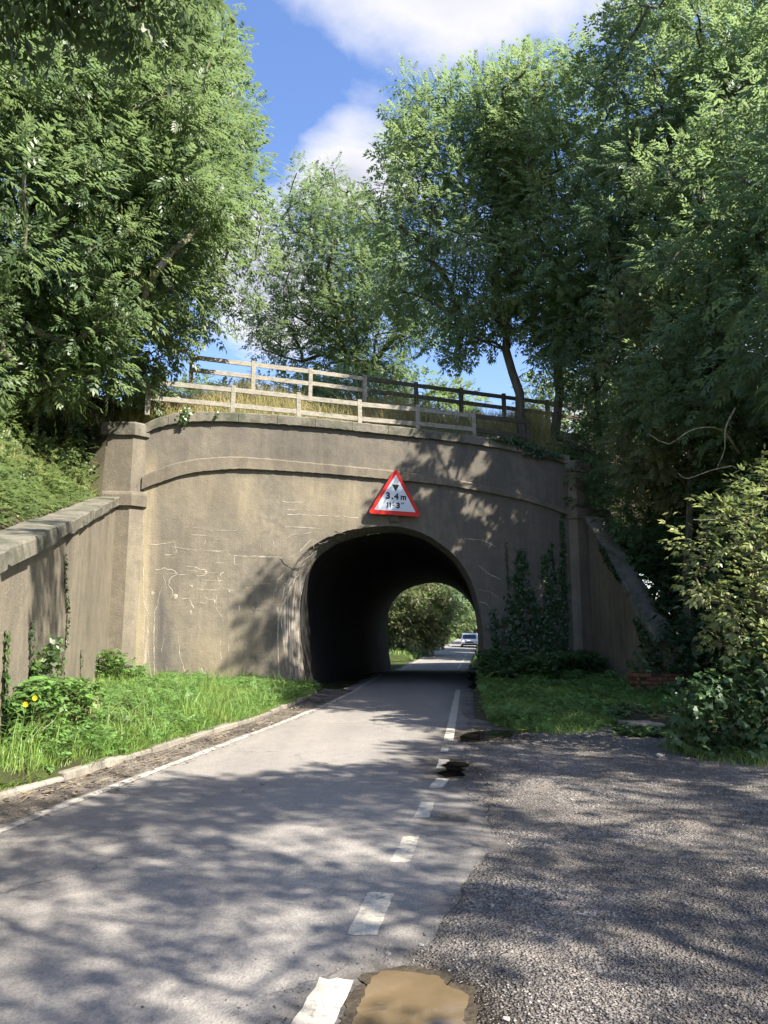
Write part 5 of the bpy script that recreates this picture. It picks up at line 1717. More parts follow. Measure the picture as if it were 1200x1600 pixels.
# dry hay-like grass on the bank between the fences
def on_bank(f0, f1):
    def tst(x, y):
        s, f = sf(x, y); return -7.2 < s < 6.5 and f0 < -f < f1
    return tst
def bank_z(x, y):
    s, f = sf(x, y); return ridge(s, f) - 0.02
pts = scatter(20000, -8, 8, 18.5, 30, on_bank(0.9, 5.0), bank_z)
blades('grass', pts, 0.58, 0.011, 'drygrass', 0.9, label='tall straw coloured dry grass on the bank between the two fences', drift=(-0.3, 0.0))
pts = scatter(3000, -8, 8, 18.5, 27, lambda x, y: on_bank(1.4, 3.4)(x, y) and mn.noise(Vector((x * .8, y * .8, 3))) > 0, bank_z)
blades('grass', pts, 0.85, 0.009, 'drygrass', 0.8, label='tallest dry seed heads leaning against the upper fence', drift=(-0.3, 0.0))
pts = scatter(9000, -8, 8, 18.5, 25, on_bank(0.40, 1.7), bank_z)
blades('grass', pts, 0.24, 0.011, 'grass', 0.8, label='low green grass behind the parapet coping')
pts = scatter(7000, -12, -7, 9, 20, lambda x, y: x < wing_x(min(y, 18.5)) - 0.5, lambda x, y: bank(x, y, -1) - 0.02)
blades('grass', pts, 0.5, 0.012, 'drygrass', 0.9, label='rough grass on the slope behind the left wing wall')
# verges beyond the tunnel
pts = [(rl(y) - 0.35 - (1.6 if y < 58 else 0) - u_, y, gz(y) + 0.38 * min(1, u_)) for y, u_ in zip(rng.uniform(48, 130, 6000), rng.uniform(0, 5, 6000))]
blades('grass', pts, 0.40, 0.05, 'grass', 0.8, label='sunlit grass verge left of the lane beyond the tunnel')
pts = [(rr(y) + 0.5 + u_, y, gz(y) + 0.38 * min(1, u_)) for y, u_ in zip(rng.uniform(48, 130, 4000), rng.uniform(0, 4, 4000))]
blades('grass', pts, 0.40, 0.05, 'grass', 0.8, label='grass verge right of the lane beyond the tunnel')


def leafy(name, label, pts, size, mat, kind='tre', cat='weeds', stuff=True, jitter=0.35, upw=1.0, group=None, out=(0, 0, 0)):
    P = np.array(pts, float); n = len(P)
    a = rng.random(n) * 2 * math.pi
    d = unit(np.stack([np.cos(a), np.sin(a), rng.normal(0.05, 0.3, n)], 1))
    up = unit(np.array([0, 0, upw]) + np.array(out) + rng.normal(0, jitter, (n, 3)))
    V, F, rn, cl = place_sprays(P, d, up, size * (0.7 + 0.6 * rng.random(n)), kind, np.clip(0.45 + 0.18 * rng.normal(0, 1, n), 0, 1),
                                np.clip(np.array([0.4 + 0.6 * mn.noise(Vector((p[0] * 1.3, p[1] * 1.3, p[2]))) for p in P]), 0, 1))
    o = link(bpy.data.objects.new(name, mesh_np(name, V, F, M[mat], rn, cl)))
    return tag(o, label, cat, group, 'stuff' if stuff else None)


def herb_points(n, x0, x1, y0, y1, test, zf, hmax, hnoise=0.9):
    out = []
    for x, y, z in scatter(n, x0, x1, y0, y1, test, zf):
        h = hmax * (0.35 + 0.65 * smooth(-0.5, 0.5, mn.noise(Vector((x * hnoise, y * hnoise, 6)))))
        out.append((x, y, z + h * random.random() ** 0.6))
    return out


# nettles and dead-nettles along the foot of the walls, left
def near_wall_left(w0):
    def tst(x, y):
        if not left_ok(x, y): return False
        s, f = sf(x, y)
        return f < w0 + 0.5 * mn.noise(Vector((x * 1.2, 0, 0))) or x < wing_x(y) + w0 * 0.8
    return tst
pts = herb_points(7000, -7, -1.7, 8, 20, near_wall_left(2.7), lambda x, y: vergeL(x, y), 0.26)
leafy('nettles', 'bed of bright green nettles along the foot of the left walls', pts, 0.13, 'nettle', 'alt')
pts = herb_points(1800, -7, -5.2, 15.2, 18.6, lambda x, y: left_ok(x, y) and (x + 6.2) ** 2 + ((y - 17.1) / 1.3) ** 2 < 0.55, lambda x, y: vergeL(x, y), 0.85)
leafy('nettles', 'taller leafy weeds in the corner below the left pillar', pts, 0.14, 'nettle', 'alt')
pts = herb_points(1500, -4.9, -3.4, 6.0, 9.5, lambda x, y: left_ok(x, y) and x < kx(y) - 0.5, lambda x, y: vergeL(x, y), 0.7)
leafy('weeds', 'tangle of weeds against the wing wall at the left edge', pts, 0.11, 'nettle', 'tre')
pts = herb_points(1500, -3.6, -1.8, 13.4, 19.4, lambda x, y: left_ok(x, y) and x > kx(y) - 0.85, lambda x, y: vergeL(x, y), 0.26)
leafy('nettles', 'nettles beside the kerb at the left foot of the arch', pts, 0.12, 'nettle', 'alt')
pts = herb_points(900, -4.6, -3.0, 8.5, 12, lambda x, y: left_ok(x, y) and mn.noise(Vector((x * 1.1, y * 1.1, 40))) > 0.08, lambda x, y: vergeL(x, y), 0.22)
leafy('weeds', 'broad leaved weeds scattered in the left verge grass', pts, 0.12, 'bramble', 'tre')
# right wall foot
pts = herb_points(5200, 2.4, 6.6, 16, 21.8, lambda x, y: right_ok(x, y) and sf(x, y)[1] < 2.2 + 0.5 * math.sin(x * 2), lambda x, y: vergeR(x, y), 0.75)
leafy('weeds', 'dark tangle of weeds and ivy at the foot of the right wall', pts, 0.14, 'bramble', 'tre')
pts = herb_points(5200, 1.8, 6.4, 12, 20, lambda x, y: right_ok(x, y) and mn.noise(Vector((x * 0.9, y * 0.9, 30))) > -0.12, lambda x, y: vergeR(x, y), 0.28)
leafy('nettles', 'nettles among the shaded grass right of the tunnel mouth', pts, 0.13, 'nettle', 'alt')
pts = herb_points(260, 3.3, 4.5, 11.2, 12.4, lambda x, y: (x - 3.95) ** 2 + (y - 11.75) ** 2 < 0.16, lambda x, y: 0.03, 0.14)
leafy('weeds', 'small weed clump growing in the gravel beside the stone slab', pts, 0.12, 'bramble', 'tre')
pts = herb_points(700, 4.0, 6.2, 12.2, 15.5, lambda x, y: mn.noise(Vector((x * 1.4, y * 1.4, 60))) > -0.1 and (x - 4.3) ** 2 + (y - 12.6) ** 2 > 0.2, lambda x, y: vergeR(x, y), 0.18)
leafy('weeds', 'sparse low weeds on the bare soil behind the stone slab', pts, 0.12, 'bramble', 'tre')
# growth hanging over the slope right of the steep coping
pts = herb_points(5200, 6.5, 12, 11, 21, lambda x, y: x > 6.65 and mn.noise(Vector((x * .7, y * .7, 50))) > -0.25, lambda x, y: bank(x, y, 1), 0.55)
leafy('ivy', 'ivy and ferns covering the dark slope behind the right wing wall', pts, 0.2, 'ivy', 'tre', 'ground cover')
pts = herb_points(6500, -11, -6.9, 6, 20, lambda x, y: x < wing_x(min(y, 18.5)) - 0.55, lambda x, y: bank(x, y, -1), 0.45)
leafy('brambles', 'brambles and creepers covering the slope behind the left wing wall', pts, 0.16, 'hedgelight', 'alt', 'ground cover')


pts = herb_points(9000, -10, -5, 4, 18.6, lambda x, y: wing_x(y) - 2.6 < x < wing_x(y) - 0.5, lambda x, y: bank(x, y, -1), 0.4)
leafy('brambles', 'low creepers along the back edge of the left sloping coping', pts, 0.14, 'hedgelight', 'alt', 'ground cover')


pts = herb_points(6000, -9, -1.5, -4, 7.5, lambda x, y: wing_x(y) - 4.0 < x < wing_x(y) - 0.6, lambda x, y: bank(x, y, -1), 0.45)
leafy('brambles', 'creepers on the bank beside the near end of the left wing wall', pts, 0.18, 'hedgelight', 'alt', 'ground cover')


# ---- ivy on walls
def ivy_on(label, strands, plane, mat, size, group, n_per_m=60, spread=0.05):
    """strands: list of [(a, z, halfwidth), ...] polylines on a wall plane; leaves lie against it"""
    root = None; sm = MB(); P = []
    for st_ in strands:
        pts3 = []
        for (a0, z0, w0), (a1, z1, w1) in zip(st_[:-1], st_[1:]):
            L_ = math.hypot(a1 - a0, z1 - z0); wm = (w0 + w1) / 2
            for _ in range(int(L_ * n_per_m * (1 + wm * 14))):
                u_ = random.random(); w_ = w0 + (w1 - w0) * u_
                P.append(plane(a0 + (a1 - a0) * u_ + random.gauss(0, 1) * w_ * 0.6, z0 + (z1 - z0) * u_ + random.gauss(0, 0.03), 0.015 + random.random() * (0.03 + w_ * 0.5)))
        for a0, z0, w0 in st_:
            pts3.append(Vector(plane(a0, z0, 0.012)))
        sm.tube(pts3, [0.008] * len(pts3), 4)
    base = plane(strands[0][0][0], strands[0][0][1], 0.0)
    root = empty('ivy', base, label, 'ivy', group)
    sm.build('stem', M['bark'], root)
    P = np.array(P); n = len(P)
    nrm = np.array(plane(0, 1, 1.0)) - np.array(plane(0, 1, 0.0))
    a = rng.random(n) * 2 * math.pi
    tang = np.cross(nrm, [0, 0, 1.0]); tang /= np.linalg.norm(tang)
    d = unit(np.outer(np.cos(a), tang) + np.outer(np.sin(a) * 0.6 - 0.5, [0, 0, 1.0]) + rng.normal(0, 0.25, (n, 3)))
    up = unit(nrm[None, :] + np.array([0, 0, 0.35]) + rng.normal(0, 0.35, (n, 3)))
    V, F, rn, cl = place_sprays(P, d, up, size * (0.6 + 0.7 * rng.random(n)), 'one', np.clip(0.45 + 0.2 * rng.normal(0, 1, n), 0, 1), np.clip(rng.normal(0.4, 0.25, n), 0, 1))
    o = link(bpy.data.objects.new('foliage', mesh_np('foliage', V, F, M[mat], rn, cl))); at_world(o, root)
    return root


pw = lambda a, z, h: P3(a, h, z)
def pl_(t_, z, h): return (-6.83 + 0.2588 * t_ + 0.9659 * h, 18.57 - 0.9659 * t_ + 0.2588 * h, z)
G1 = 'ivy climbing the shaded right wall'
ivy_on('broad dark ivy mass right of the arch, nearest the tunnel mouth', [[(3.7, 0.1, .36), (3.9, 1.0, .42), (3.85, 1.9, .36), (4.05, 2.6, .30), (4.0, 3.1, .18), (4.15, 3.5, .13), (4.1, 3.95, .10)], [(4.6, 0.3, .3), (4.5, 1.3, .26), (4.55, 2.0, .16), (4.4, 2.8, .05)], [(3.3, 0.0, .12), (3.25, 1.4, .09), (3.2, 2.2, .02)]], pw, 'ivy', 0.115, G1, 75)
ivy_on('thin single ivy strand just left of the broad ivy mass', [[(3.72, 1.8, .02), (3.70, 3.0, .025), (3.66, 4.1, .008)]], pw, 'ivy', 0.06, G1, 60)
ivy_on('ladder like ivy column in the middle of the right wall', [[(4.95, 0.2, .34), (5.05, 1.2, .25), (4.9, 1.9, .19), (4.98, 2.7, .12), (4.84, 3.3, .10), (4.88, 3.8, .05)], [(5.2, 1.8, .04), (5.15, 3.2, .03), (5.1, 4.1, .01)]], pw, 'ivy', 0.10, G1, 80)
ivy_on('tall narrow ivy column against the right pillar', [[(5.35, 0.2, .16), (5.42, 1.6, .13), (5.45, 3.0, .12), (5.5, 4.1, .05), (5.50, 5.1, .012)]], pw, 'ivy', 0.09, G1, 90)
G2 = 'ivy strands on the sunlit left wing wall'
ivy_on('long thin ivy strand high on the left wing wall', [[(7.0, 1.35, .012), (7.05, 1.9, .03), (7.5, 2.3, .02), (7.67, 2.75, .006)]], pl_, 'ivy', 0.055, G2, 70)
ivy_on('narrow ivy strand left of the leaning ivy stump', [[(9.6, 0.7, .05), (9.75, 1.2, .04), (9.9, 1.7, .008)]], pl_, 'ivy', 0.06, G2, 80)
ivy_on('ivy climbing at the very left edge of the wing wall', [[(10.9, 0.5, .10), (11.1, 1.0, .05), (11.2, 1.6, .02)]], pl_, 'ivylight', 0.07, G2, 90)
ivy_on('pair of short ivy runs right of the leaning ivy stump', [[(7.6, 0.3, .05), (7.55, 0.9, .03), (7.7, 1.4, .008)], [(7.15, 0.3, .03), (7.2, 0.9, .015), (7.2, 1.2, .005)]], pl_, 'ivy', 0.05, G2, 60)
ivy_on('faint ivy line in the middle of the left wing wall', [[(4.6, 0.2, .03), (5.0, 0.8, .012), (5.13, 1.25, .004)]], pl_, 'ivylight', 0.05, G2, 60)
ivy_on('small ivy sprig hanging over the parapet coping at the left', [[(-5.52, 7.0, .04), (-5.5, 7.15, .09), (-5.45, 7.40, .08)]], lambda a, z, h: P3(a, h + 0.11, z), 'ivylight', 0.09, None, 130)
ivy_on('tiny ivy tuft on the parapet coping near the left', [[(-4.7, 7.2, .03), (-4.65, 7.36, .05)]], lambda a, z, h: P3(a, h + 0.11, z), 'ivylight', 0.06, None, 130)
ivy_on('dark ivy mat spilling over the right end of the parapet', [[(3.3, 7.25, .14), (4.0, 7.15, .2), (4.8, 6.95, .22), (5.4, 6.75, .12)], [(4.3, 6.9, .1), (4.9, 6.75, .12)]], lambda a, z, h: P3(a, h + 0.10, z), 'ivy', 0.09, None, 90)
ivy_on('scrap of ivy on the steep coping of the right wing wall', [[(1.6, 3.9, .10), (2.2, 3.45, .14), (2.9, 2.9, .07)], [(3.9, 1.9, .10), (4.6, 1.4, .2), (4.95, 0.9, .2)]], lambda t_, z, h: (6.0 + 0.03 * t_ - h, 22.0 - t_, z), 'ivy', 0.09, None, 90)

# leaning ivy-covered stump in front of the left wing wall
st = empty('ivy_stump', (-3.85, 7.75, 0.25), 'leaning stem wrapped in bright ivy before the left wing wall', 'ivy')
p0, p1 = Vector((-4.62, 9.55, 0.15)), Vector((-4.28, 9.75, 2.0))
p0 = Vector((-4.55, 9.2, 0.30)); p1 = Vector((-4.10, 9.35, 1.42))
mb = MB(); mb.tube([p0, (p0 + p1) / 2 + Vector((-.05, 0, .02)), p1], [0.035, 0.028, 0.015], 6); mb.build('stem', M['bark'], st)
P = np.array([tuple(p0.lerp(p1, random.random() ** 0.8)) for _ in range(420)]); 
u_ = (P[:, 2] - p0.z) / (p1.z - p0.z)
P += rng.normal(0, 1, P.shape) * (0.045 + 0.05 * np.sin(u_ * 3))[:, None]
a_ = leaves_at([(0, 0, 0)], (0, 0, -1), 0.1, 4, 0.1, 'one')
n_ = len(P)
V, F, rn, cl = place_sprays(P, unit(rng.normal(0, 1, (n_, 3)) + np.array([0, 0, -.5])), unit(rng.normal(0, .6, (n_, 3)) + np.array([0.5, -0.8, 0.6])), 0.085 * (0.6 + 0.7 * rng.random(n_)), 'one', rng.random(n_) * 0.8, rng.random(n_))
o = link(bpy.data.objects.new('foliage', mesh_np('foliage', V, F, M['ivylight'], rn, cl))); at_world(o, st)

# yellow flowers on thin stems
for k, (x, y, z) in enumerate([(-3.50, 7.62, 0.93), (-3.58, 7.60, 0.87)]):
    r_ = empty('yellow_flower', (x, y, 0.2), ('higher' if k == 0 else 'lower') + ' of the two yellow flowers in front of the left wing wall', 'flower', 'yellow flowers by the wing wall')
    mb = MB(); mb.tube([(x - 0.02, y, 0.2), (x - 0.03, y + 0.01, 0.55), (x, y, z)], 0.003, 4); mb.build('stem', M['grass'], r_)
    for q in range(9):
        mb = MB(); a_ = 2 * math.pi * q / 9
        dv = Vector((math.cos(a_), -0.35, math.sin(a_))).normalized(); sd = Vector((-math.sin(a_), 0, math.cos(a_)))
        c_ = Vector((x, y, z))
        mb.add([c_ + Vector((0, -.004, 0)), c_ + dv * 0.022 + sd * 0.008, c_ + dv * 0.034, c_ + dv * 0.022 - sd * 0.008], [(0, 1, 2, 3)])
        mb.build('petal', M['yellow'], r_)

# dry stems leaning on the wall at the left
for k, (a_, b_, nm) in enumerate((((-4.35, 9.0, 0.45), (-4.25, 9.4, 1.25), 'single pale dead stem leaning upright against the left wing wall'), ((-3.9, 8.2, 0.3), (-3.62, 8.35, 0.62), 'short pale dead stem lying in the left verge'))):
    mb = MB(); mb.tube([a_, tuple((np.array(a_) + np.array(b_)) / 2 + np.array([.03, 0, .05])), b_], [0.007, 0.006, 0.003], 5)
    tag(mb.build('fallen_twig', M['twig']), nm, 'twig')
pts = scatter(380, -4.6, -3.7, 8.3, 10.2, left_ok, lambda x, y: vergeL(x, y))
blades('dry_stems', pts, 0.5, 0.008, 'drygrass', 0.7)
tag(bpy.context.scene.objects['dry_stems'], 'patch of dry brown stems under the yellow flowers', 'dry stems', kind='stuff')

# silt, twigs and dead leaves in the gutter
pts = scatter(600, -4.6, -1.0, 5.5, 17, lambda x, y: kx(y) < x < rl(y) + 0.25 and (mn.noise(Vector((x * 1.5, y * 1.1, 9))) > -0.1 or x < kx(y) + .2), lambda x, y: 0.055 + 0.03 * random.random())
P = np.array(pts); n_ = len(P); a_ = rng.normal(R(70), 0.7, n_)
V, F, rn, cl = place_sprays(P, np.stack([np.cos(a_), np.sin(a_), rng.normal(0, .1, n_)], 1), unit(rng.normal(0, .25, (n_, 3)) + np.array([0, 0, 1.0])), 0.05 * (0.4 + rng.random(n_)), 'one', rng.random(n_), rng.random(n_))
V[:, 0:2] = V[:, 0:2]
tag(link(bpy.data.objects.new('leaf_litter', mesh_np('leaf_litter', V, F, M['straw']))), 'brown leaf litter lying in the gutter along the kerb', 'leaf litter', kind='stuff')
mb = MB()
for _ in range(130):
    x, y, z = scatter(1, -4.6, -1.6, 5.5, 16, lambda x, y: kx(y) + .02 < x < kx(y) + 0.45, lambda x, y: 0.06)[0]
    a_ = random.gauss(R(72), 0.35); L_ = random.uniform(.05, .28)
    mb.tube([(x, y, z), (x + math.cos(a_) * L_, y + math.sin(a_) * L_, z + random.uniform(-.01, .03))], 0.0025, 3, cap=False)
tag(mb.build('straw', M['straw']), 'loose straw and twigs washed against the kerb', 'straw', kind='stuff')


# ================================================================== LOOSE STONES ON THE LAY-BY
def stones(n, region, smin, smax, name, label, pw_=2.0):
    base = np.array([(1, 0, 0), (-1, 0, 0), (0, 1, 0), (0, -1, 0), (0, 0, 1), (0, 0, -1)], float)
    tri = np.array([(0, 2, 4), (2, 1, 4), (1, 3, 4), (3, 0, 4), (2, 0, 5), (1, 2, 5), (3, 1, 5), (0, 3, 5)])
    P = np.array([region() for _ in range(n)])
    s = smin + (smax - smin) * rng.random(n) ** pw_
    V = base[None] * (0.65 + 0.6 * rng.random((n, 6, 3)))
    V += rng.normal(0, 0.16, V.shape)
    V[:, :, 2] *= 0.55
    a = rng.random(n) * 6.28
    c, s_ = np.cos(a), np.sin(a)
    x = V[:, :, 0] * c[:, None] - V[:, :, 1] * s_[:, None]; y = V[:, :, 0] * s_[:, None] + V[:, :, 1] * c[:, None]
    V = np.stack([x, y, V[:, :, 2]], -1) * (s / 2)[:, None, None] + P[:, None, :]
    F = (tri[None] + 6 * np.arange(n)[:, None, None]).reshape(-1, 3)
    rn = np.repeat(rng.random(n), 8)
    o = link(bpy.data.objects.new(name, mesh_np(name, V.reshape(-1, 3), F, M['chip'], rn, None)))
    return tag(o, label, 'gravel', kind='stuff')


m, t = newmat('stone_chips')
a_ = t.n('ShaderNodeAttribute', attribute_name='rnd').outputs['Fac']
c = t.ramp(a_, [(0.0, (0.05, 0.045, 0.042)), (0.35, (0.11, 0.10, 0.092)), (0.75, (0.165, 0.15, 0.135)), (0.95, (0.22, 0.20, 0.18)), (1.0, (0.40, 0.37, 0.33))])
finish(t, c, 0.8, None, spec=0.3)
M['chip'] = m


def reg_near():
    while True:
        y = 2.9 + 6.0 * random.random() ** 1.7
        x = random.uniform(-0.2, 0.62 * y + 0.4)
        if x > rr(y) + 0.10 + apron(y) + 0.16 * mn.noise(Vector((y * 1.1, 3.3, 0))) + 0.12 * random.random() and wetness(x, y) < 0.9 and random.random() < 0.18 + 1.1 * smooth(-0.25, 0.3, mn.noise(Vector((x * 1.3, y * 1.3, 70)))): return (x, y, lay_h(x, y) + 0.002)
def reg_far():
    while True:
        y = random.uniform(7, 12.5); x = random.uniform(0.8, min(layby_edge_r(y), 0.55 * y))
        if x > rr(y) + 0.2 and y < layby_far(x): return (x, y, lay_h(x, y))
def reg_edge():
    while True:
        y = random.uniform(3.0, 12); x = rr(y) + apron(y) + 0.12 - random.expovariate(3.6) * random.choice((-1, 1, 1))
        if x < rr(y) + 0.9 and wetness(x, y) < 0.85: return (x, y, max(road_z(x, y), lay_h(x, y) if x > rr(y) + 0.1 + apron(y) else 0) + 0.001)
stones(34000, reg_near, 0.005, 0.024, 'gravel', 'loose grey stone chips over the near lay-by', 2.2)
stones(9000, reg_far, 0.012, 0.035, 'gravel', 'loose stone chips over the far part of the lay-by', 2.5)
stones(3500, reg_edge, 0.005, 0.020, 'gravel', 'fine chips scattered along the broken edge of the asphalt', 2.0)
# the few stones one can pick out
for k, (x, y, s_, lab) in enumerate([(0.02, 3.95, .028, 'pale stone just behind the muddy puddle, left one'), (0.19, 4.05, .024, 'pale stone behind the middle of the muddy puddle'), (0.62, 4.55, .030, 'white stone on the gravel right of the long dash'),
                                    (0.50, 3.32, .032, 'pale stone at the right rim of the muddy puddle'), (3.45, 9.6, .10, 'flat white scrap of stone on the gravel near the brambles'), (1.75, 4.6, .035, 'pale stone in the middle of the near gravel')]):
    mb = MB(); mb.bevbox((0, 0, 0), (s_, s_ * 0.7, s_ * 0.45), s_ * 0.14, None, s_ * 0.08)
    o = mb.build('stone', M['stone']); o.location = (x, y, lay_h(x, y) + s_ * 0.2); o.rotation_euler = (0, 0, random.uniform(0, 3)); tag(o, lab, 'stone')

# flat stone slab at the edge of the grass
mb = MB(); mb.bevbox((0, 0, 0), (0.62, 0.42, 0.07), 0.015, None, 0.01)
o = mb.build('stone_slab', M['kerb']); o.location = (4.25, 12.6, 0.07); o.rotation_euler = (0.03, 0.02, 0.15)
tag(o, 'dark flat slab half buried where the grass meets the lay-by', 'slab')

# ---- puddles
def puddle(label, pts, z, mat, n=70, jit=0.010):
    o = poly_sheet('puddle', M[mat], pts, z, 150, jit)
    c_ = np.mean(pts, axis=0)
    rim = [tuple(c_ + (np.array(p) - c_) * (1 + 0.045 / np.linalg.norm(np.array(p) - c_))) for p in pts]
    r_ = poly_sheet('wet_rim', M['silt'], rim, z - 0.002, 150, jit * 2.2, o)
    return tag(o, label, 'puddle')
puddle('muddy brown puddle at the bottom edge beside the last white dash', [(-0.13, 3.0), (-0.12, 3.36), (-0.07, 3.66), (-0.03, 3.74), (0.10, 3.76), (0.24, 3.72), (0.28, 3.62), (0.37, 3.52), (0.33, 3.36), (0.33, 3.15), (0.30, 2.9), (0.05, 2.85)], 0.024, 'muddy')
puddle('dark puddle touching the small white dashes', [(0.66, 8.35), (0.60, 8.62), (0.72, 8.75), (0.70, 9.05), (0.80, 9.32), (0.95, 9.28), (1.02, 9.12), (0.90, 8.95), (0.93, 8.80), (0.86, 8.70), (0.88, 8.45), (0.78, 8.40)], 0.030, 'darkwater')
puddle('puddle reflecting the grass near the foot of the right wall', [(1.10, 11.0), (1.15, 11.5), (1.35, 11.9), (1.75, 12.15), (2.05, 12.0), (1.95, 11.7), (1.65, 11.3), (1.35, 11.05)], 0.034, 'darkwater')
mb = MB()
mb.add([(2.10, 12.05, 0.06), (2.17, 11.98, 0.055), (2.27, 12.03, 0.065), (2.24, 12.10, 0.06)], [(0, 1, 2, 3)])
tag(mb.build('fallen_leaf', M['yellow']), 'yellow fallen leaf beside the puddle near the grass', 'leaf')

# ================================================================== HEIGHT WARNING SIGN
SA = R(-1.3)
def SP(a, b_, f):       # sign plane: a right, b up from the middle of the bottom edge
    a2 = a * math.cos(SA) - b_ * math.sin(SA); b2 = a * math.sin(SA) + b_ * math.cos(SA)
    return Vector(P3(0.262 + a2, f, 4.775 + b2))
sign = empty('height_warning_sign', P3(0.262, 0.0, 4.775), 'red bordered white triangular height limit sign above the tunnel mouth', 'road sign')


def rounded_tri(w_, h_, r_, y0=0.0, n=8):
    pts = [(-w_ / 2, y0), (w_ / 2, y0), (0, y0 + h_)]
    out = []
    for i_ in range(3):
        p = Vector(pts[i_] + (0,)); a = (Vector(pts[i_ - 1] + (0,)) - p).normalized(); b_ = (Vector(pts[(i_ + 1) % 3] + (0,)) - p).normalized()
        half = a.angle(b_) / 2; d = r_ / math.sin(half); c_ = p + (a + b_).normalized() * d
        t1 = p + a * (r_ / math.tan(half)); t2 = p + b_ * (r_ / math.tan(half))
        v1 = (t1 - c_); v2 = (t2 - c_)
        for k in range(n + 1):
            v = v1.lerp(v2, k / n).normalized() * r_
            out.append((c_.x + v.x, c_.y + v.y))
    return out


def sign_plate(poly, f0, f1, name, mat, parent):
    mb = MB(); n_ = len(poly)
    vs = [SP(a, b_, f0) for a, b_ in poly] + [SP(a, b_, f1) for a, b_ in poly]
    mb.add(vs, [tuple(range(n_)), tuple(range(n_, 2 * n_))[::-1]] + [((i_ + 1) % n_, i_, n_ + i_, n_ + (i_ + 1) % n_) for i_ in range(n_)])
    return mb.build(name, mat, parent)


W_, H_ = 1.56, 1.36
plate = sign_plate(rounded_tri(W_, H_, 0.065), 0.200, 0.206, 'border_plate', M['red'], sign)
sign_plate(rounded_tri(1.20, 1.035, 0.012, 0.118), 0.2063, 0.2085, 'white_panel', M['white'], sign)
sign_plate([(-0.108, 0.865), (0.108, 0.865), (0.0, 0.672)], 0.2088, 0.2102, 'black_triangle', M['black'], sign)


def text_part(txt, name, cx, base, height, squeeze=1.0, bold=0.0075):
    cu = bpy.data.curves.new(name, 'FONT'); cu.body = txt; cu.size = 1.0; cu.align_x = 'CENTER'; cu.offset = bold / height * 1.0; cu.resolution_u = 6; cu.extrude = 0.0
    to = bpy.data.objects.new('tmp_text', cu); COL.objects.link(to)
    dg = bpy.context.evaluated_depsgraph_get(); dg.update()
    me = bpy.data.meshes.new_from_object(to.evaluated_get(dg))
    bpy.data.objects.remove(to)
    k = height / 0.70
    for v in me.vertices:
        a, b_ = v.co.x * k * squeeze, v.co.y * k
        v.co = SP(cx + a, base + b_, 0.2096)
    me.materials.clear(); me.materials.append(M['black'])
    o = link(bpy.data.objects.new(name, me)); at_world(o, sign)
    return o


text_part('3', 'numeral', -0.215, 0.452, 0.176, 1.12)
text_part('.', 'decimal_point', -0.085, 0.452, 0.176, 1.1)
text_part('4', 'numeral', 0.03, 0.452, 0.160, 1.12)
text_part('m', 'letter', 0.235, 0.452, 0.160, 0.95)
for cx in (-0.222, -0.142):
    sign_plate([(cx - 0.012, 0.205), (cx + 0.017, 0.205), (cx + 0.017, 0.355), (cx - 0.004, 0.355), (cx - 0.036, 0.327), (cx - 0.036, 0.303), (cx - 0.012, 0.318)], 0.2088, 0.2102, 'numeral', M['black'], sign)
text_part('3', 'numeral', 0.085, 0.205, 0.150, 1.1)
for a0, b0, dx_ in ((-0.072, 0.318, 0.026), (0.175, 0.318, 0.026), (0.220, 0.318, 0.026)):
    sign_plate([(a0 - 0.013, b0), (a0 + 0.013, b0), (a0 + 0.013 + dx_, b0 + 0.055), (a0 - 0.013 + dx_, b0 + 0.055)][::1], 0.2088, 0.2102, 'foot_mark' if a0 < 0 else 'inch_mark', M['black'], sign)
sign_plate([(-0.085, 0.262), (-0.030, 0.262), (-0.030, 0.286), (-0.085, 0.286)], 0.2088, 0.2102, 'hyphen', M['black'], sign)
for b0 in (0.28, 0.72):
    mb = MB(); c_ = SP(0, b0, 0.19); mb.box(c_, ((0.9 if b0 < .5 else .4), 0.02, 0.045), Matrix.Rotation(A15, 3, 'Z')); mb.build('mounting_rail', M['metal'], sign)
for a0 in (-0.12, 0.10):
    mb = MB(); c_ = SP(a0, 0.4, 0.095); mb.box(c_, (0.05, 0.19, 0.8), Matrix.Rotation(A15, 3, 'Z')); mb.build('bracket', M['metal'], sign)
mb = MB(); c_ = SP(0.02, -0.075, 0.05); mb.bevbox(c_, (0.26, 0.09, 0.19), 0.012, Matrix.Rotation(A15, 3, 'Z')); mb.build('backing_block', M['coping'], sign)

# ================================================================== WHITE CAR FAR ALONG THE LANE
VY = 85.0; VX = 9.65; VZ = gz(VY) + 0.03
van = empty('white_car', (VX, VY, VZ), 'white car with a dark windscreen far off on the sunlit lane, seen through the tunnel', 'car', rz=R(-8))
van.scale = (1, 1, 0.79)
mb = MB()
def vr_(y, z0, z1, w0, w1): return [(-w0 / 2, y, z0), (w0 / 2, y, z0), (w0 / 2, y, z0 + (z1 - z0) * 0.5), (w1 / 2, y, z1), (-w1 / 2, y, z1), (-w0 / 2, y, z0 + (z1 - z0) * 0.5)]
mb.loft([vr_(0.0, 0.35, 0.95, 1.80, 1.66), vr_(0.12, 0.28, 1.05, 1.92, 1.78), vr_(0.75, 0.28, 1.18, 1.96, 1.76), vr_(1.45, 0.28, 1.86, 1.96, 1.60), vr_(1.9, 0.28, 1.98, 1.96, 1.64), vr_(4.7, 0.28, 1.98, 1.96, 1.68), vr_(4.9, 0.35, 1.85, 1.9, 1.6)])
mb.build('body', M['vanwhite'], van, world=False)
mb = MB(); mb.add([(-0.80, 0.735, 1.215), (0.80, 0.735, 1.215), (0.70, 1.36, 1.80), (-0.70, 1.36, 1.80)], [(0, 1, 2, 3)]); mb.build('windscreen', M['glass'], van, world=False)
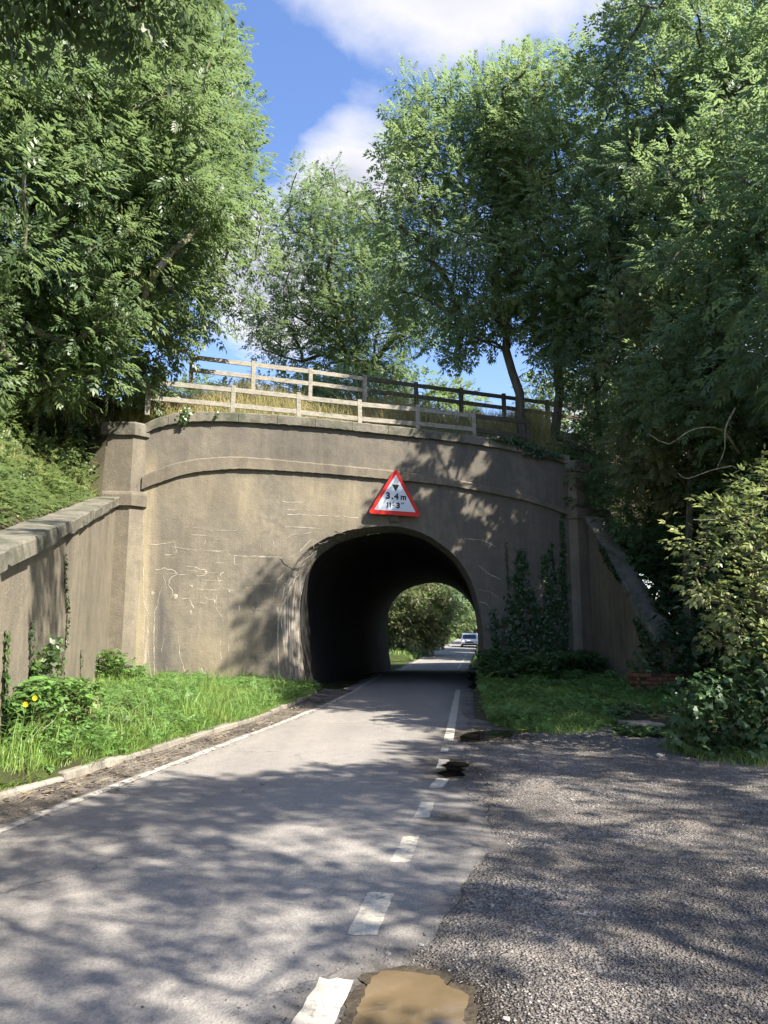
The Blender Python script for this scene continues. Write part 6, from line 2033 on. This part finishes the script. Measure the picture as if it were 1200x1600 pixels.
mb = MB(); mb.box((0, -0.03, 0.72), (0.9, 0.05, 0.16)); mb.build('grille', M['black'], van, world=False)
mb = MB(); mb.bevbox((0, -0.06, 0.40), (1.8, 0.14, 0.2), 0.03); mb.build('bumper', M['black'], van, world=False)
for sx in (-1, 1):
    mb = MB(); mb.bevbox((sx * 0.72, -0.01, 0.80), (0.30, 0.08, 0.20), 0.03); mb.build('headlight', M['lamp'], van, world=False)
    mb = MB(); mb.bevbox((sx * 1.10, 0.95, 1.28), (0.18, 0.10, 0.26), 0.02); mb.build('wing_mirror', M['black'], van, world=False)
    for yy in (0.85, 3.9):
        mb = MB(); mb.tube([(sx * 0.80, yy, 0.32), (sx * 0.97, yy, 0.32)], 0.32, 16); mb.build('wheel', M['tyre'], van, world=False)

# ================================================================== BARE TWIGS AND STEMS ON THE RIGHT
def twig(label, pts, r_, cat='twig', name='dead_twig', mat='twig'):
    c_ = catmull(pts, 14); mb = MB(); mb.tube([Vector(p) for p in c_], list(np.linspace(r_, r_ * 0.35, 14)), 5)
    return tag(mb.build(name, M[mat]), label, cat)
twig('pale curved dead twig arching out of the right slope', [(6.9, 14.0, 5.0), (6.2, 13.2, 5.25), (5.6, 13.0, 5.2), (5.1, 12.9, 4.9), (4.75, 12.9, 5.1)], 0.02)
twig('pale dead twig hanging down in front of the right slope', [(6.4, 13.0, 5.6), (6.15, 12.9, 5.2), (6.1, 12.9, 4.8), (5.9, 12.8, 4.45)], 0.018)
twig('long thin dead twig level above the elder bush', [(6.2, 12.9, 4.5), (5.8, 12.8, 4.4), (5.35, 12.8, 4.25), (5.2, 12.8, 4.35)], 0.014)
twig('grey leaning trunk in the dark hollow right of the steep coping', [(7.3, 16.9, 0.3), (7.0, 17.0, 1.5), (6.95, 17.0, 2.6), (7.15, 17.1, 4.2), (7.3, 17.2, 5.6)], 0.15, 'tree trunk', 'bare_trunk', 'bark')
for k, (x, y) in enumerate([(7.3, 21.6), (8.3, 20.2)]):
    twig(['dark thin trunk right of the right pillar', 'dark trunk on the slope between the ashes'][k], [(x, y, 5.4), (x - 0.1, y, 7.5), (x + 0.15, y - 0.2, 10.0)], 0.11, 'tree trunk', 'bare_trunk', 'bark')
NTRI['all'] = sum(len(o.data.polygons) * (2 if o.type == 'MESH' else 0) for o in COL.objects if o.type == 'MESH')
print('polys*2', NTRI['all'])
